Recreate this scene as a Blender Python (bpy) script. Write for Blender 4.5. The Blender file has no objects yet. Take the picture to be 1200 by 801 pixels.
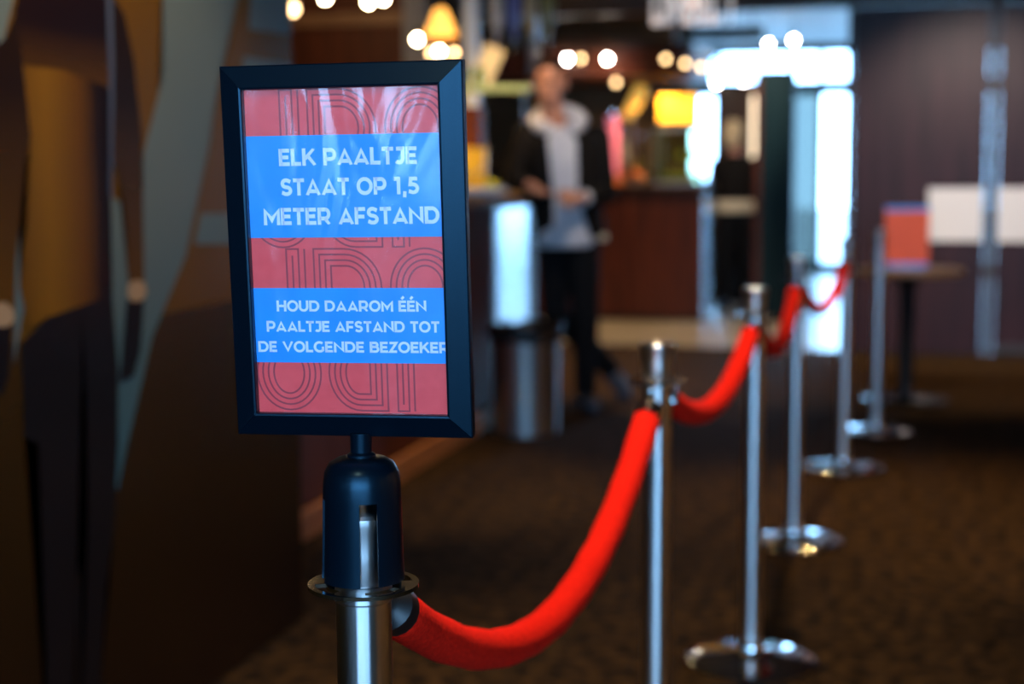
import bpy, bmesh, math, random
from mathutils import Vector, Matrix, Euler, noise
PI = math.pi
R = math.radians
scene = bpy.context.scene
C = scene.collection
random.seed(7)

# ------------------------------------------------------------------ camera, world, light, exposure
cam_d = bpy.data.cameras.new('camera')
cam = bpy.data.objects.new('camera', cam_d)
C.objects.link(cam)
cam_d.sensor_width = 36.0
cam_d.lens = 54.0
cam_d.clip_start = 0.05
cam.matrix_world = (Matrix.Translation((0, 0, 1.25)) @ Matrix.Rotation(R(14.8), 4, 'Z')
                    @ Matrix.Rotation(R(90 - 6.56), 4, 'X') @ Matrix.Rotation(R(-0.3), 4, 'Z'))
cam_d.dof.use_dof = True
cam_d.dof.focus_distance = 1.33
cam_d.dof.aperture_fstop = 3.4
scene.camera = cam

world = bpy.data.worlds.new('overcast_sky')
scene.world = world
world.use_nodes = True
bg = world.node_tree.nodes['Background']
bg.inputs[0].default_value = (0.31, 0.58, 1.0, 1)
bg.inputs[1].default_value = 17.0

scene.view_settings.view_transform = 'Standard'
scene.view_settings.look = 'None'
scene.view_settings.exposure = 0.28
scene.view_settings.gamma = 1.0
scene.view_settings.use_curve_mapping = False
scene.cycles.max_bounces = 8
scene.cycles.sample_clamp_indirect = 6.0


def area(name, loc, rot, sx, sy, col, power, portal=False, spread=180):
    d = bpy.data.lights.new(name, 'AREA')
    d.shape = 'RECTANGLE'
    d.size, d.size_y = sx, sy
    d.color = col
    d.energy = power
    d.spread = R(spread)
    if portal:
        d.cycles.is_portal = True
    o = bpy.data.objects.new(name, d)
    o.location = loc
    o.rotation_euler = rot
    C.objects.link(o)
    return o


# daylight enters through the window wall behind the camera and the glass front at the far end
area('window_portal', (0.975, -3.05, 1.575), (R(-90), 0, R(180)), 4.45, 1.55, (1, 1, 1), 1, portal=True)
area('glass_front_portal', (-1.0, 18.15, 1.3), (R(-90), 0, 0), 6.0, 2.5, (1, 1, 1), 1, portal=True)
# unseen spots of the foyer and of the bar, some added as fill
WARM = (1.0, 0.62, 0.27)


def spot(name, loc, power, ang=75, col=WARM, r=0.04, target=None):
    d = bpy.data.lights.new(name, 'SPOT')
    d.spot_size = R(ang)
    d.spot_blend = 0.7
    d.energy = power
    d.color = col
    d.shadow_soft_size = r
    o = bpy.data.objects.new(name, d)
    o.location = loc
    if target is not None:
        o.rotation_euler = (Vector(target) - Vector(loc)).to_track_quat('-Z', 'Y').to_euler()
    C.objects.link(o)
    return o


spot('unseen_ceiling_spot', (-0.30, -0.35, 2.56), 32, 40, (1.0, 0.72, 0.48), target=(-0.47, 1.23, 1.17))  # added fill lamp, lifts the red of the framed poster
spot('unseen_ceiling_spot', (-0.55, 1.95, 2.56), 150, 60, (1.0, 0.72, 0.42))
spot('unseen_ceiling_spot', (-0.45, 3.3, 2.56), 150, 60, (1.0, 0.72, 0.42))
spot('unseen_ceiling_spot', (-0.35, 5.3, 2.56), 100, 60, (1.0, 0.72, 0.42))
spot('unseen_ceiling_spot', (0.35, 8.2, 2.56), 260, 62, (1.0, 0.86, 0.75), target=(0.35, 10.4, 0.9))  # added fill lamp, brightens the notices on the doors
spot('unseen_bar_spot', (-3.6, 7.6, 2.5), 30, 90, WARM, target=(-3.6, 9.4, 1.9))  # added fill lamp for the red-brown wall behind the bar
spot('unseen_ceiling_spot', (-1.0, 6.6, 2.56), 70, 50, (1.0, 0.82, 0.65), target=(-1.7, 7.7, 1.3))
spot('unseen_ceiling_spot', (0.35, 5.6, 2.56), 130, 60)
spot('unseen_ceiling_spot', (0.5, 9.2, 2.56), 90, 60)
spot('unseen_ceiling_spot', (-1.3, 9.4, 2.56), 60, 70)
spot('unseen_ceiling_spot', (-1.2, 6.4, 2.56), 40, 70)
spot('unseen_ceiling_spot', (-0.95, 2.5, 2.56), 75, 70, (1.0, 0.70, 0.40), target=(-1.613, 2.85, 1.35))
spot('unseen_ceiling_spot', (-1.35, 5.3, 2.56), 110, 48, (1.0, 0.72, 0.42), target=(-2.0, 5.6, 0.1))
spot('unseen_bar_spot', (-1.95, 6.5, 2.5), 110, 42, WARM, target=(-2.3, 8.0, 1.40))  # added fill lamp, lights the tub and shelf from the near side
spot('unseen_bar_spot', (-2.4, 8.3, 2.5), 220, 80)
spot('unseen_bar_spot', (-2.2, 11.2, 2.5), 110, 90)
for y_ in (0.6, 3.0, 5.4, 7.8):
    spot('gold_edge_fill', (3.2, y_, 2.56), 340, 95, WARM, target=(4.2, y_, 1.1))  # added lamps: warm the right wall so the posts reflect gold edges
spot('unseen_bar_spot', (-4.2, 8.4, 2.5), 60, 90)
spot('unseen_ceiling_spot', (0.15, 6.2, 2.56), 130, 45, (1.0, 0.80, 0.60), target=(-0.05, 8.25, 0.85))  # added fill lamp for the front of the table poster
spot('unseen_ceiling_spot', (-1.25, 11.3, 2.56), 110, 50, (1.0, 0.80, 0.60), target=(-1.5, 13.1, 1.2))  # added fill lamp, brightens the second person's hair and hem
spot('unseen_bar_spot', (-2.0, 12.25, 1.90), 40, 140)
spot('unseen_bar_spot', (-2.6, 13.0, 2.5), 90, 110)


# ------------------------------------------------------------------ materials
def mat(name, col=(0.5, 0.5, 0.5), rough=0.5, metal=0.0, **kw):
    m = bpy.data.materials.new(name)
    m.use_nodes = True
    b = m.node_tree.nodes['Principled BSDF']
    b.inputs['Base Color'].default_value = (*col, 1)
    b.inputs['Roughness'].default_value = rough
    b.inputs['Metallic'].default_value = metal
    for k, v in kw.items():
        b.inputs[k.replace('_', ' ')].default_value = v if not isinstance(v, tuple) else (*v, 1)
    return m


def nodes(m):
    return m.node_tree.nodes, m.node_tree.links, m.node_tree.nodes['Principled BSDF']


def ramp(n, stops):
    r = n.new('ShaderNodeValToRGB')
    e = r.color_ramp.elements
    e[0].position, e[0].color = stops[0][0], (*stops[0][1], 1)
    e[1].position, e[1].color = stops[-1][0], (*stops[-1][1], 1)
    for p, c in stops[1:-1]:
        k = e.new(p)
        k.color = (*c, 1)
    return r


def coord(n, l, scale=(1, 1, 1), kind='Object'):
    t = n.new('ShaderNodeTexCoord')
    mp = n.new('ShaderNodeMapping')
    mp.inputs['Scale'].default_value = scale
    l.new(t.outputs[kind], mp.inputs['Vector'])
    return mp.outputs['Vector']


def noisy(name, c1, c2, rough, scale, stretch=(1, 1, 1), bump=0.0, detail=4, lo=0.35, hi=0.65, bscale=None, bdist=0.01, **kw):
    m = mat(name, c1, rough, **kw)
    n, l, b = nodes(m)
    v = coord(n, l, stretch)
    t = n.new('ShaderNodeTexNoise')
    t.inputs['Scale'].default_value = scale
    t.inputs['Detail'].default_value = detail
    l.new(v, t.inputs['Vector'])
    r = ramp(n, [(lo, c1), (hi, c2)])
    l.new(t.outputs['Fac'], r.inputs['Fac'])
    l.new(r.outputs['Color'], b.inputs['Base Color'])
    if bump:
        t2 = t
        if bscale:
            t2 = n.new('ShaderNodeTexNoise')
            t2.inputs['Scale'].default_value = bscale
            l.new(v, t2.inputs['Vector'])
        bp = n.new('ShaderNodeBump')
        bp.inputs['Strength'].default_value = bump
        bp.inputs['Distance'].default_value = bdist
        l.new(t2.outputs['Fac'], bp.inputs['Height'])
        l.new(bp.outputs['Normal'], b.inputs['Normal'])
    return m


def emit(name, col, strength, base=None):
    m = mat(name, base or col, 0.4)
    b = m.node_tree.nodes['Principled BSDF']
    b.inputs['Emission Color'].default_value = (*col, 1)
    b.inputs['Emission Strength'].default_value = strength
    return m


def clear(name, tint=(1, 1, 1), refl=0.08, rough=0.02, bump=0.0, bscale=8, stretch=(1, 1, 1), bdist=0.01):
    m = bpy.data.materials.new(name)
    m.use_nodes = True
    n, l = m.node_tree.nodes, m.node_tree.links
    n.remove(n['Principled BSDF'])
    tr = n.new('ShaderNodeBsdfTransparent')
    tr.inputs[0].default_value = (*tint, 1)
    gl = n.new('ShaderNodeBsdfGlossy')
    gl.inputs['Roughness'].default_value = rough
    fr = n.new('ShaderNodeLayerWeight')
    fr.inputs['Blend'].default_value = 0.5
    pw = n.new('ShaderNodeMath')
    pw.operation = 'POWER'
    pw.inputs[1].default_value = 5.0
    l.new(fr.outputs['Facing'], pw.inputs[0])
    ad = n.new('ShaderNodeMath')
    ad.operation = 'MULTIPLY_ADD'
    ad.inputs[1].default_value = 1.0 - refl
    ad.inputs[2].default_value = refl
    ad.use_clamp = True
    l.new(pw.outputs[0], ad.inputs[0])
    mx = n.new('ShaderNodeMixShader')
    l.new(ad.outputs[0], mx.inputs[0])
    l.new(tr.outputs[0], mx.inputs[1])
    l.new(gl.outputs[0], mx.inputs[2])
    l.new(mx.outputs[0], n['Material Output'].inputs['Surface'])
    if bump:
        v = coord(n, l, stretch)
        t = n.new('ShaderNodeTexNoise')
        t.inputs['Scale'].default_value = bscale
        t.inputs['Detail'].default_value = 2.5
        t.inputs['Distortion'].default_value = 1.0
        l.new(v, t.inputs['Vector'])
        bp = n.new('ShaderNodeBump')
        bp.inputs['Strength'].default_value = bump
        bp.inputs['Distance'].default_value = bdist
        l.new(t.outputs['Fac'], bp.inputs['Height'])
        l.new(bp.outputs['Normal'], gl.inputs['Normal'])
        l.new(bp.outputs['Normal'], fr.inputs['Normal'])
    return m


M = {}
M['carpet'] = noisy('carpet_brown_loop', (0.008, 0.004, 0.001), (0.066, 0.033, 0.009), 0.95, 22, bump=0.7, detail=7, lo=0.40, hi=0.66, bscale=90, bdist=0.01)
M['carpet'].node_tree.nodes['Principled BSDF'].inputs['Specular IOR Level'].default_value = 0.1
M['tile'] = noisy('pale_stone_floor', (0.30, 0.28, 0.25), (0.38, 0.36, 0.32), 0.28, 3)
M['plaster'] = noisy('grey_plaster', (0.20, 0.20, 0.21), (0.25, 0.25, 0.26), 0.8, 4, bump=0.1)
M['ceiling'] = noisy('ceiling_grey', (0.07, 0.06, 0.055), (0.09, 0.08, 0.07), 0.6, 2)
M['ceiling_pale'] = noisy('ceiling_pale', (0.30, 0.31, 0.32), (0.36, 0.36, 0.38), 0.55, 2)
M['metal_trim'] = mat('dark_metal_trim', (0.055, 0.055, 0.065), 0.6, 0.0, Specular_IOR_Level=0.2)
M['warm_wall'] = noisy('ochre_wall', (0.10, 0.06, 0.025), (0.15, 0.09, 0.04), 0.7, 3)
M['wood_red'] = noisy('red_brown_wood', (0.045, 0.008, 0.002), (0.10, 0.020, 0.004), 0.5, 3, (6, 6, 0.6), detail=6)
M['wood_door'] = noisy('dark_purple_wood', (0.018, 0.005, 0.007), (0.042, 0.013, 0.015), 0.45, 3, (7, 7, 0.5), detail=6)
M['wood_skirt'] = noisy('orange_brown_wood', (0.28, 0.095, 0.028), (0.42, 0.16, 0.05), 0.5, 3, (6, 1, 6), detail=5)
M['wood_top'] = noisy('oak_top', (0.16, 0.08, 0.03), (0.26, 0.14, 0.055), 0.4, 3, (1, 9, 4), detail=5)
M['wood_dark'] = noisy('dark_brown_wood', (0.025, 0.010, 0.005), (0.05, 0.022, 0.010), 0.45, 3, (6, 6, 0.6))
M['wood_cornice'] = noisy('tan_cornice_wood', (0.17, 0.08, 0.03), (0.25, 0.12, 0.05), 0.5, 4, (1, 6, 6))
for k_ in ('wood_red', 'wood_door', 'wood_dark'):
    M[k_].node_tree.nodes['Principled BSDF'].inputs['Specular IOR Level'].default_value = 0.25
M['chrome'] = mat('polished_chrome', (0.80, 0.80, 0.80), 0.07, 1.0)
M['chrome_tube'] = mat('turned_chrome', (0.68, 0.68, 0.68), 0.30, 1.0, Anisotropic=0.92, Anisotropic_Rotation=0.25)
_n, _l, _b = nodes(M['chrome_tube'])
_t = _n.new('ShaderNodeTangent')
_t.direction_type = 'RADIAL'
_t.axis = 'Z'
_l.new(_t.outputs[0], _b.inputs['Tangent'])
M['bin_steel'] = M['chrome_tube'].copy()
M['bin_steel'].name = 'satin_steel'
M['bin_steel'].node_tree.nodes['Principled BSDF'].inputs['Roughness'].default_value = 0.48
M['bin_steel'].node_tree.nodes['Principled BSDF'].inputs['Anisotropic'].default_value = 0.75
M['steel'] = noisy('brushed_steel', (0.50, 0.53, 0.56), (0.62, 0.65, 0.68), 0.26, 30, (1, 1, 0.05), metal=1.0)
M['alu'] = mat('grey_aluminium', (0.42, 0.43, 0.45), 0.35, 1.0)
M['black'] = noisy('black_powder_coat', (0.0006, 0.003, 0.007), (0.0008, 0.0045, 0.010), 0.30, 900, bump=0.06, bdist=0.0004)
M['black'].node_tree.nodes['Principled BSDF'].inputs['Specular IOR Level'].default_value = 0.35
M['black'].node_tree.nodes['Principled BSDF'].inputs['Specular Tint'].default_value = (0.30, 0.70, 1.0, 1)
M['black_plastic'] = mat('black_plastic', (0.006, 0.006, 0.007), 0.40)
M['rope'] = noisy('red_velvet', (0.60, 0.006, 0.002), (0.86, 0.015, 0.004), 0.9, 260, bump=0.5, bdist=0.002)
M['rope'].node_tree.nodes['Principled BSDF'].inputs['Sheen Weight'].default_value = 0.05
M['rope'].node_tree.nodes['Principled BSDF'].inputs['Sheen Tint'].default_value = (1, 0.05, 0.02, 1)
M['rope'].node_tree.nodes['Principled BSDF'].inputs['Specular IOR Level'].default_value = 0.1
M['print_red'] = noisy('print_red', (0.86, 0.060, 0.065), (0.93, 0.075, 0.078), 0.45, 60)
M['print_line'] = mat('print_dark_red', (0.36, 0.030, 0.045), 0.45)
M['print_blue'] = noisy('print_blue', (0.0, 0.27, 0.84), (0.0, 0.30, 0.92), 0.45, 30)
M['print_white'] = mat('print_white', (0.70, 0.78, 0.92), 0.45)
M['sleeve'] = clear('clear_plastic_sleeve', refl=0.065, rough=0.18, bump=0.40, bscale=8, stretch=(1.3, 1, 0.5), bdist=0.02)
M['glass'] = clear('window_glass', (0.93, 0.98, 0.97), 0.05)
M['glass_tint'] = clear('blue_tinted_glass', (0.22, 0.24, 0.22), 0.06)
M['glass_green'] = clear('green_glass', (0.80, 0.88, 0.68), 0.06)
M['frame_teal'] = mat('teal_frame', (0.012, 0.045, 0.055), 0.4)
M['teal_col'] = mat('dark_teal_paint', (0.004, 0.022, 0.030), 0.6, Specular_IOR_Level=0.15)
M['white_paper'] = mat('white_paper', (0.75, 0.72, 0.70), 0.6)
M['paving'] = noisy('pavement', (0.35, 0.35, 0.34), (0.45, 0.45, 0.44), 0.8, 3)
M['bulb'] = emit('lit_bulb', (1.0, 0.78, 0.45), 60)
M['bulb_dim'] = emit('dim_bulb', (1.0, 0.62, 0.28), 9)
M['bulb_white'] = emit('white_bulb', (1.0, 0.90, 0.78), 110)
M['lamp_orange'] = emit('orange_lamp', (1.0, 0.45, 0.08), 2.2)
M['lightbox'] = emit('lit_amber_panel', (1.0, 0.42, 0.02), 1.7)
M['tube'] = emit('lit_tube', (1.0, 0.80, 0.55), 2.6)
M['pink'] = emit('lit_pink_column', (1.0, 0.25, 0.38), 0.35)
M['letters'] = emit('lit_letters', (0.95, 0.85, 0.80), 0.35)
M['skin'] = noisy('skin', (0.42, 0.18, 0.11), (0.48, 0.22, 0.14), 0.55, 20)
M['hoodie'] = noisy('pale_hoodie', (0.50, 0.50, 0.55), (0.58, 0.58, 0.62), 0.9, 60)
M['jacket'] = noisy('black_jacket', (0.004, 0.003, 0.003), (0.009, 0.007, 0.006), 0.8, 30)
M['jacket'].node_tree.nodes['Principled BSDF'].inputs['Specular IOR Level'].default_value = 0.15
M['trousers'] = noisy('black_trousers', (0.003, 0.003, 0.004), (0.006, 0.006, 0.007), 0.85, 40)
M['trousers'].node_tree.nodes['Principled BSDF'].inputs['Specular IOR Level'].default_value = 0.15
M['shoe'] = mat('dark_blue_shoe', (0.02, 0.035, 0.06), 0.5)
M['hair'] = mat('dark_brown_hair', (0.010, 0.005, 0.003), 0.8, Specular_IOR_Level=0.1)
M['blond'] = mat('blond_hair', (0.55, 0.42, 0.24), 0.6)
M['cream'] = mat('cream_knit', (0.62, 0.52, 0.36), 0.8)
M['yellow'] = mat('yellow_plastic', (0.72, 0.42, 0.01), 0.4)
M['lime'] = mat('lime_food', (0.45, 0.42, 0.03), 0.5)
M['orange'] = mat('orange_food', (0.75, 0.22, 0.04), 0.5)
M['amber'] = emit('lit_amber_shade', (1.0, 0.55, 0.10), 0.55)
M['white_blue'] = mat('white_painted_metal', (0.60, 0.70, 0.85), 0.3)
M['eye'] = mat('eye_dark', (0.02, 0.012, 0.01), 0.2)
M['card_white'] = mat('cream_card', (0.70, 0.60, 0.38), 0.6)


# ------------------------------------------------------------------ object helpers
def put(o, parent=None):
    C.objects.link(o)
    if parent is not None:
        o.parent = parent
    return o


def obj(name, bm, m, parent=None, smooth=False, norm=True):
    if norm:
        bmesh.ops.recalc_face_normals(bm, faces=bm.faces)
    me = bpy.data.meshes.new(name)
    bm.to_mesh(me)
    bm.free()
    for mm in (m if isinstance(m, (list, tuple)) else [m]):
        me.materials.append(mm)
    if smooth:
        for p in me.polygons:
            p.use_smooth = True
        if smooth != 'all':
            me.set_sharp_from_angle(angle=R(40))
    return put(bpy.data.objects.new(name, me), parent)


def tag(o, label, cat, group=None):
    o['label'] = label
    o['category'] = cat
    if group:
        o['group'] = group
    return o


def thing(name, label, cat, loc=(0, 0, 0), rot=(0, 0, 0), group=None):
    o = bpy.data.objects.new(name, None)
    o.location = loc
    o.rotation_euler = rot
    o.empty_display_size = 0.1
    C.objects.link(o)
    return tag(o, label, cat, group)


def struct(name, bm, m, parent=None, **k):
    o = obj(name, bm, m, parent, **k)
    if parent is None:
        o['kind'] = 'structure'
    return o


def nb():
    return bmesh.new()


def box(bm, x0, x1, y0, y1, z0, z1, bev=0.0, mi=0):
    vs = [bm.verts.new((x, y, z)) for x in (x0, x1) for y in (y0, y1) for z in (z0, z1)]
    fs = []
    for q in ((0, 1, 3, 2), (4, 6, 7, 5), (0, 4, 5, 1), (2, 3, 7, 6), (0, 2, 6, 4), (1, 5, 7, 3)):
        f = bm.faces.new([vs[i] for i in q])
        f.material_index = mi
        fs.append(f)
    if bev:
        es = set(e for f in fs for e in f.edges)
        bmesh.ops.bevel(bm, geom=list(es), offset=bev, segments=2, affect='EDGES', profile=0.5)
    return bm


def lathe(bm, prof, seg=40, center=(0, 0, 0), axis=None, skip=None, cap=False):
    """profile [(r, z)...] turned about z; skip(i, j) leaves that face out"""
    rot = Matrix.Identity(3)
    if axis is not None:
        rot = Vector((0, 0, 1)).rotation_difference(Vector(axis)).to_matrix()
    c = Vector(center)
    rings = []
    for r, z in prof:
        if r < 1e-6:
            rings.append([bm.verts.new(c + rot @ Vector((0, 0, z)))] * seg)
        else:
            rings.append([bm.verts.new(c + rot @ Vector((r * math.cos(2 * PI * j / seg), r * math.sin(2 * PI * j / seg), z))) for j in range(seg)])
    for i in range(len(rings) - 1):
        for j in range(seg):
            if skip and skip(i, j):
                continue
            k = (j + 1) % seg
            q = []
            for v in (rings[i][j], rings[i][k], rings[i + 1][k], rings[i + 1][j]):
                if v not in q:
                    q.append(v)
            if len(q) > 2:
                try:
                    bm.faces.new(q)
                except ValueError:
                    pass
    if cap:
        for rg in (rings[0], rings[-1]):
            if rg[0] is not rg[1]:
                bm.faces.new(rg)
    return bm


def sphere(bm, c, rx, ry=None, rz=None, seg=20, rings=12, rot=None):
    ry = rx if ry is None else ry
    rz = rx if rz is None else rz
    mtx = Matrix.Translation(c)
    if rot is not None:
        mtx = mtx @ Euler(rot).to_matrix().to_4x4()
    mtx = mtx @ Matrix.Diagonal((rx, ry, rz, 1))
    bmesh.ops.create_uvsphere(bm, u_segments=seg, v_segments=rings, radius=1.0, matrix=mtx)
    return bm


def tube(bm, pts, rad, seg=14, cap=True):
    pts = [Vector(p) for p in pts]
    if not isinstance(rad, (list, tuple)):
        rad = [rad] * len(pts)
    prev = None
    rings = []
    for i, p in enumerate(pts):
        t = (pts[min(i + 1, len(pts) - 1)] - pts[max(i - 1, 0)]).normalized()
        if prev is None:
            a = Vector((0, 0, 1)) if abs(t.z) < 0.9 else Vector((1, 0, 0))
            nrm = (a - t * a.dot(t)).normalized()
        else:
            nrm = (prev - t * prev.dot(t)).normalized()
        prev = nrm
        bi = t.cross(nrm)
        rings.append([bm.verts.new(p + (nrm * math.cos(2 * PI * j / seg) + bi * math.sin(2 * PI * j / seg)) * rad[i]) for j in range(seg)])
    for a, b in zip(rings, rings[1:]):
        for j in range(seg):
            bm.faces.new((a[j], a[(j + 1) % seg], b[(j + 1) % seg], b[j]))
    if cap:
        bm.faces.new(rings[0])
        bm.faces.new(rings[-1])
    return bm


def prism(bm, poly, f, depth_vec):
    """polygon of 2-D points mapped by f to 3-D, extruded along depth_vec"""
    d = Vector(depth_vec)
    a = [bm.verts.new(Vector(f(*p))) for p in poly]
    b = [bm.verts.new(v.co + d) for v in a]
    bm.faces.new(a)
    bm.faces.new(list(reversed(b)))
    n = len(poly)
    for i in range(n):
        bm.faces.new((a[i], b[i], b[(i + 1) % n], a[(i + 1) % n]))
    return bm


def ribbon(bm, pts, w, f, closed=False):
    """flat mitred stroke along 2-D points, mapped by f"""
    P = [Vector(p) for p in pts]
    n = len(P)
    L, Rr = [], []
    for i in range(n):
        if closed:
            a, b = P[i - 1], P[(i + 1) % n]
        else:
            a, b = P[max(i - 1, 0)], P[min(i + 1, n - 1)]
        d1 = (P[i] - a).normalized() if (P[i] - a).length > 1e-9 else (b - P[i]).normalized()
        d2 = (b - P[i]).normalized() if (b - P[i]).length > 1e-9 else d1
        n1, n2 = Vector((-d1.y, d1.x)), Vector((-d2.y, d2.x))
        m = (n1 + n2)
        m = m.normalized() if m.length > 1e-6 else n1
        k = 1.0 / max(0.35, m.dot(n1))
        L.append(P[i] + m * (w / 2 * k))
        Rr.append(P[i] - m * (w / 2 * k))
    vl = [bm.verts.new(f(*p)) for p in L]
    vr = [bm.verts.new(f(*p)) for p in Rr]
    for i in range(n if closed else n - 1):
        j = (i + 1) % n
        bm.faces.new((vl[i], vl[j], vr[j], vr[i]))


def applied(name, bm, mods, m, parent=None, smooth='all'):
    """mesh of bm after the modifiers added by mods(object)"""
    me = bpy.data.meshes.new(name)
    bm.to_mesh(me)
    bm.free()
    t = bpy.data.objects.new(name + '_tmp', me)
    C.objects.link(t)
    mods(t)
    dg = bpy.context.evaluated_depsgraph_get()
    me2 = bpy.data.meshes.new_from_object(t.evaluated_get(dg))
    bpy.data.objects.remove(t)
    bpy.data.meshes.remove(me)
    me2.name = name
    me2.materials.clear()
    me2.materials.append(m)
    for p in me2.polygons:
        p.use_smooth = True
        p.material_index = 0
    if smooth != 'all':
        me2.set_sharp_from_angle(angle=R(45))
    return put(bpy.data.objects.new(name, me2), parent)


def fuse(name, bm, voxel, m, parent=None, smooth_it=3):
    def mods(t):
        r = t.modifiers.new('r', 'REMESH')
        r.mode = 'VOXEL'
        r.voxel_size = voxel
        s = t.modifiers.new('s', 'SMOOTH')
        s.factor = 0.5
        s.iterations = smooth_it
    return applied(name, bm, mods, m, parent)


def thick(name, bm, th, m, parent=None):
    def mods(t):
        s = t.modifiers.new('s', 'SOLIDIFY')
        s.thickness = th
        s.offset = -1
    bmesh.ops.recalc_face_normals(bm, faces=bm.faces)
    return applied(name, bm, mods, m, parent, smooth='sharp')


# ------------------------------------------------------------------ setting
CEIL = 2.6
struct('floor', box(nb(), -6.0, 4.2, -3.2, 10.5, -0.1, 0.0), M['carpet'])
struct('floor_far', box(nb(), -6.0, 4.2, 10.5, 18.3, -0.1, 0.0), M['tile'])
struct('ceiling', box(nb(), -6.1, 4.3, -3.3, 10.45, CEIL, CEIL + 0.1), M['ceiling'])
struct('ceiling_far', box(nb(), -6.1, 4.3, 10.45, 18.3, CEIL, CEIL + 0.1), M['ceiling_pale'])
struct('wall_right', box(nb(), 4.2, 4.3, -3.3, 18.3, 0, CEIL), M['warm_wall'])
struct('wall_left', box(nb(), -6.1, -6.0, -3.3, 18.3, 0, CEIL), M['wood_dark'])
struct('ground_outside', box(nb(), -20, 20, 18.3, 45, -0.15, -0.03), M['paving'])
# wall behind the camera with its wide window
bm = nb()
box(bm, -6.0, -1.25, -3.2, -3.1, 0, CEIL)
box(bm, 3.2, 4.2, -3.2, -3.1, 0, CEIL)
box(bm, -1.25, 3.2, -3.2, -3.1, 0, 0.80)
box(bm, -1.25, 3.2, -3.2, -3.1, 2.35, CEIL)
struct('wall_back', bm, M['wood_dark'])
bm = nb()
for x in (-1.25, 0.217, 1.683, 3.15):
    box(bm, x, x + 0.05, -3.2, -3.12, 0.80, 2.35)
for z in (0.80, 2.30):
    box(bm, -1.25, 3.2, -3.2, -3.12, z, z + 0.05)
w1 = struct('window_1', bm, M['frame_teal'])
for x in (-1.20, 0.267, 1.733):
    obj('pane', box(nb(), x, x + 1.416, -3.165, -3.155, 0.85, 2.30), M['glass'], w1)

# mural wall on the left
MX = -1.613
struct('wall_mural', box(nb(), MX - 0.15, MX - 0.012, -3.1, 3.865, 0, CEIL), M['plaster'])
# beam over the passage, panel wall with doors
struct('trim_1', box(nb(), -2.9, 4.2, 10.45, 10.60, 2.27, CEIL), M['wood_dark'])
d1 = struct('door_1', box(nb(), -0.43, 0.414, 10.45, 10.50, 0.004, 2.262, 0.002), M['wood_door'])
d2 = struct('door_2', box(nb(), 0.494, 1.34, 10.45, 10.50, 0.004, 2.262, 0.002), M['wood_door'])
struct('wall_front', box(nb(), 1.42, 4.2, 10.45, 10.55, 0, 2.27), M['wood_door'])
bm = nb()
box(bm, 0.418, 0.490, 10.43, 10.52, 0, 2.27, 0.004)
box(bm, 1.344, 1.416, 10.43, 10.52, 0, 2.27, 0.004)
struct('trim_2', bm, M['metal_trim'])
struct('trim_3', box(nb(), -0.47, -0.434, 10.44, 10.54, 0, 2.27), M['metal_trim'])
struct('trim_4', box(nb(), -0.43, 4.2, 10.435, 10.449, 2.235, 2.262), M['metal_trim'])
struct('baseboard_right', box(nb(), 0.494, 1.34, 10.435, 10.449, 0.02, 0.07), M['metal_trim'])

# glass front at the far end of the hall
bm = nb()
xs = [-4.1, -3.2, -2.3, -1.45, -1.13, -0.70, 0.2, 1.1, 2.0]
for x in xs:
    box(bm, x, x + 0.05, 18.0, 18.08, 0, CEIL)
for z0, z1 in ((0, 0.12), (2.03, 2.19), (2.50, CEIL)):
    box(bm, -4.1, 2.05, 18.0, 18.08, z0, z1)
w2 = struct('window_2', bm, M['frame_teal'])
for a, b in zip(xs, xs[1:]):
    obj('pane', box(nb(), a + 0.05, b, 18.035, 18.045, 0.12, 2.03), M['glass_tint'] if a == -1.45 else M['glass'], w2)
    obj('pane', box(nb(), a + 0.05, b, 18.035, 18.045, 2.19, 2.50), M['glass'], w2)
bm = nb()
box(bm, -6.0, -4.1, 18.0, 18.1, 0, CEIL)
box(bm, 2.05, 4.2, 18.0, 18.1, 0, CEIL)
struct('wall_far', bm, M['plaster'])

# walls behind the bars
struct('wall_bar_left', box(nb(), -6.0, -3.2, 9.5, 9.6, 0, CEIL), M['wood_red'])
struct('trim_5', box(nb(), -6.0, -3.2, 9.46, 9.5, 2.15, 2.23), M['wood_cornice'])
struct('trim_6', box(nb(), -3.2, -3.06, 9.44, 9.62, 0, CEIL), M['plaster'])
struct('wall_bar_back', box(nb(), -6.0, -2.02, 14.0, 14.1, 0, CEIL), M['warm_wall'])
struct('wall_partition', box(nb(), -1.79, -1.10, 13.95, 14.05, 0, 1.97), M['wood_dark'])
struct('column_teal', box(nb(), -1.213, -0.955, 12.3, 12.5, 0, 1.98, 0.006), M['teal_col'])
struct('trim_7', box(nb(), -1.262, -1.215, 12.3, 12.5, 0, 1.98), M['wood_red'])
struct('column_grey', box(nb(), -2.82, -2.76, 11.2, 11.3, 1.9, CEIL), M['alu'])

# ------------------------------------------------------------------ the mural on the left wall
mural = thing('wall_mural_print', 'large glossy mural of people in brown jackets seen from behind, on left wall', 'mural', (MX, 1.5, 0))


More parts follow.
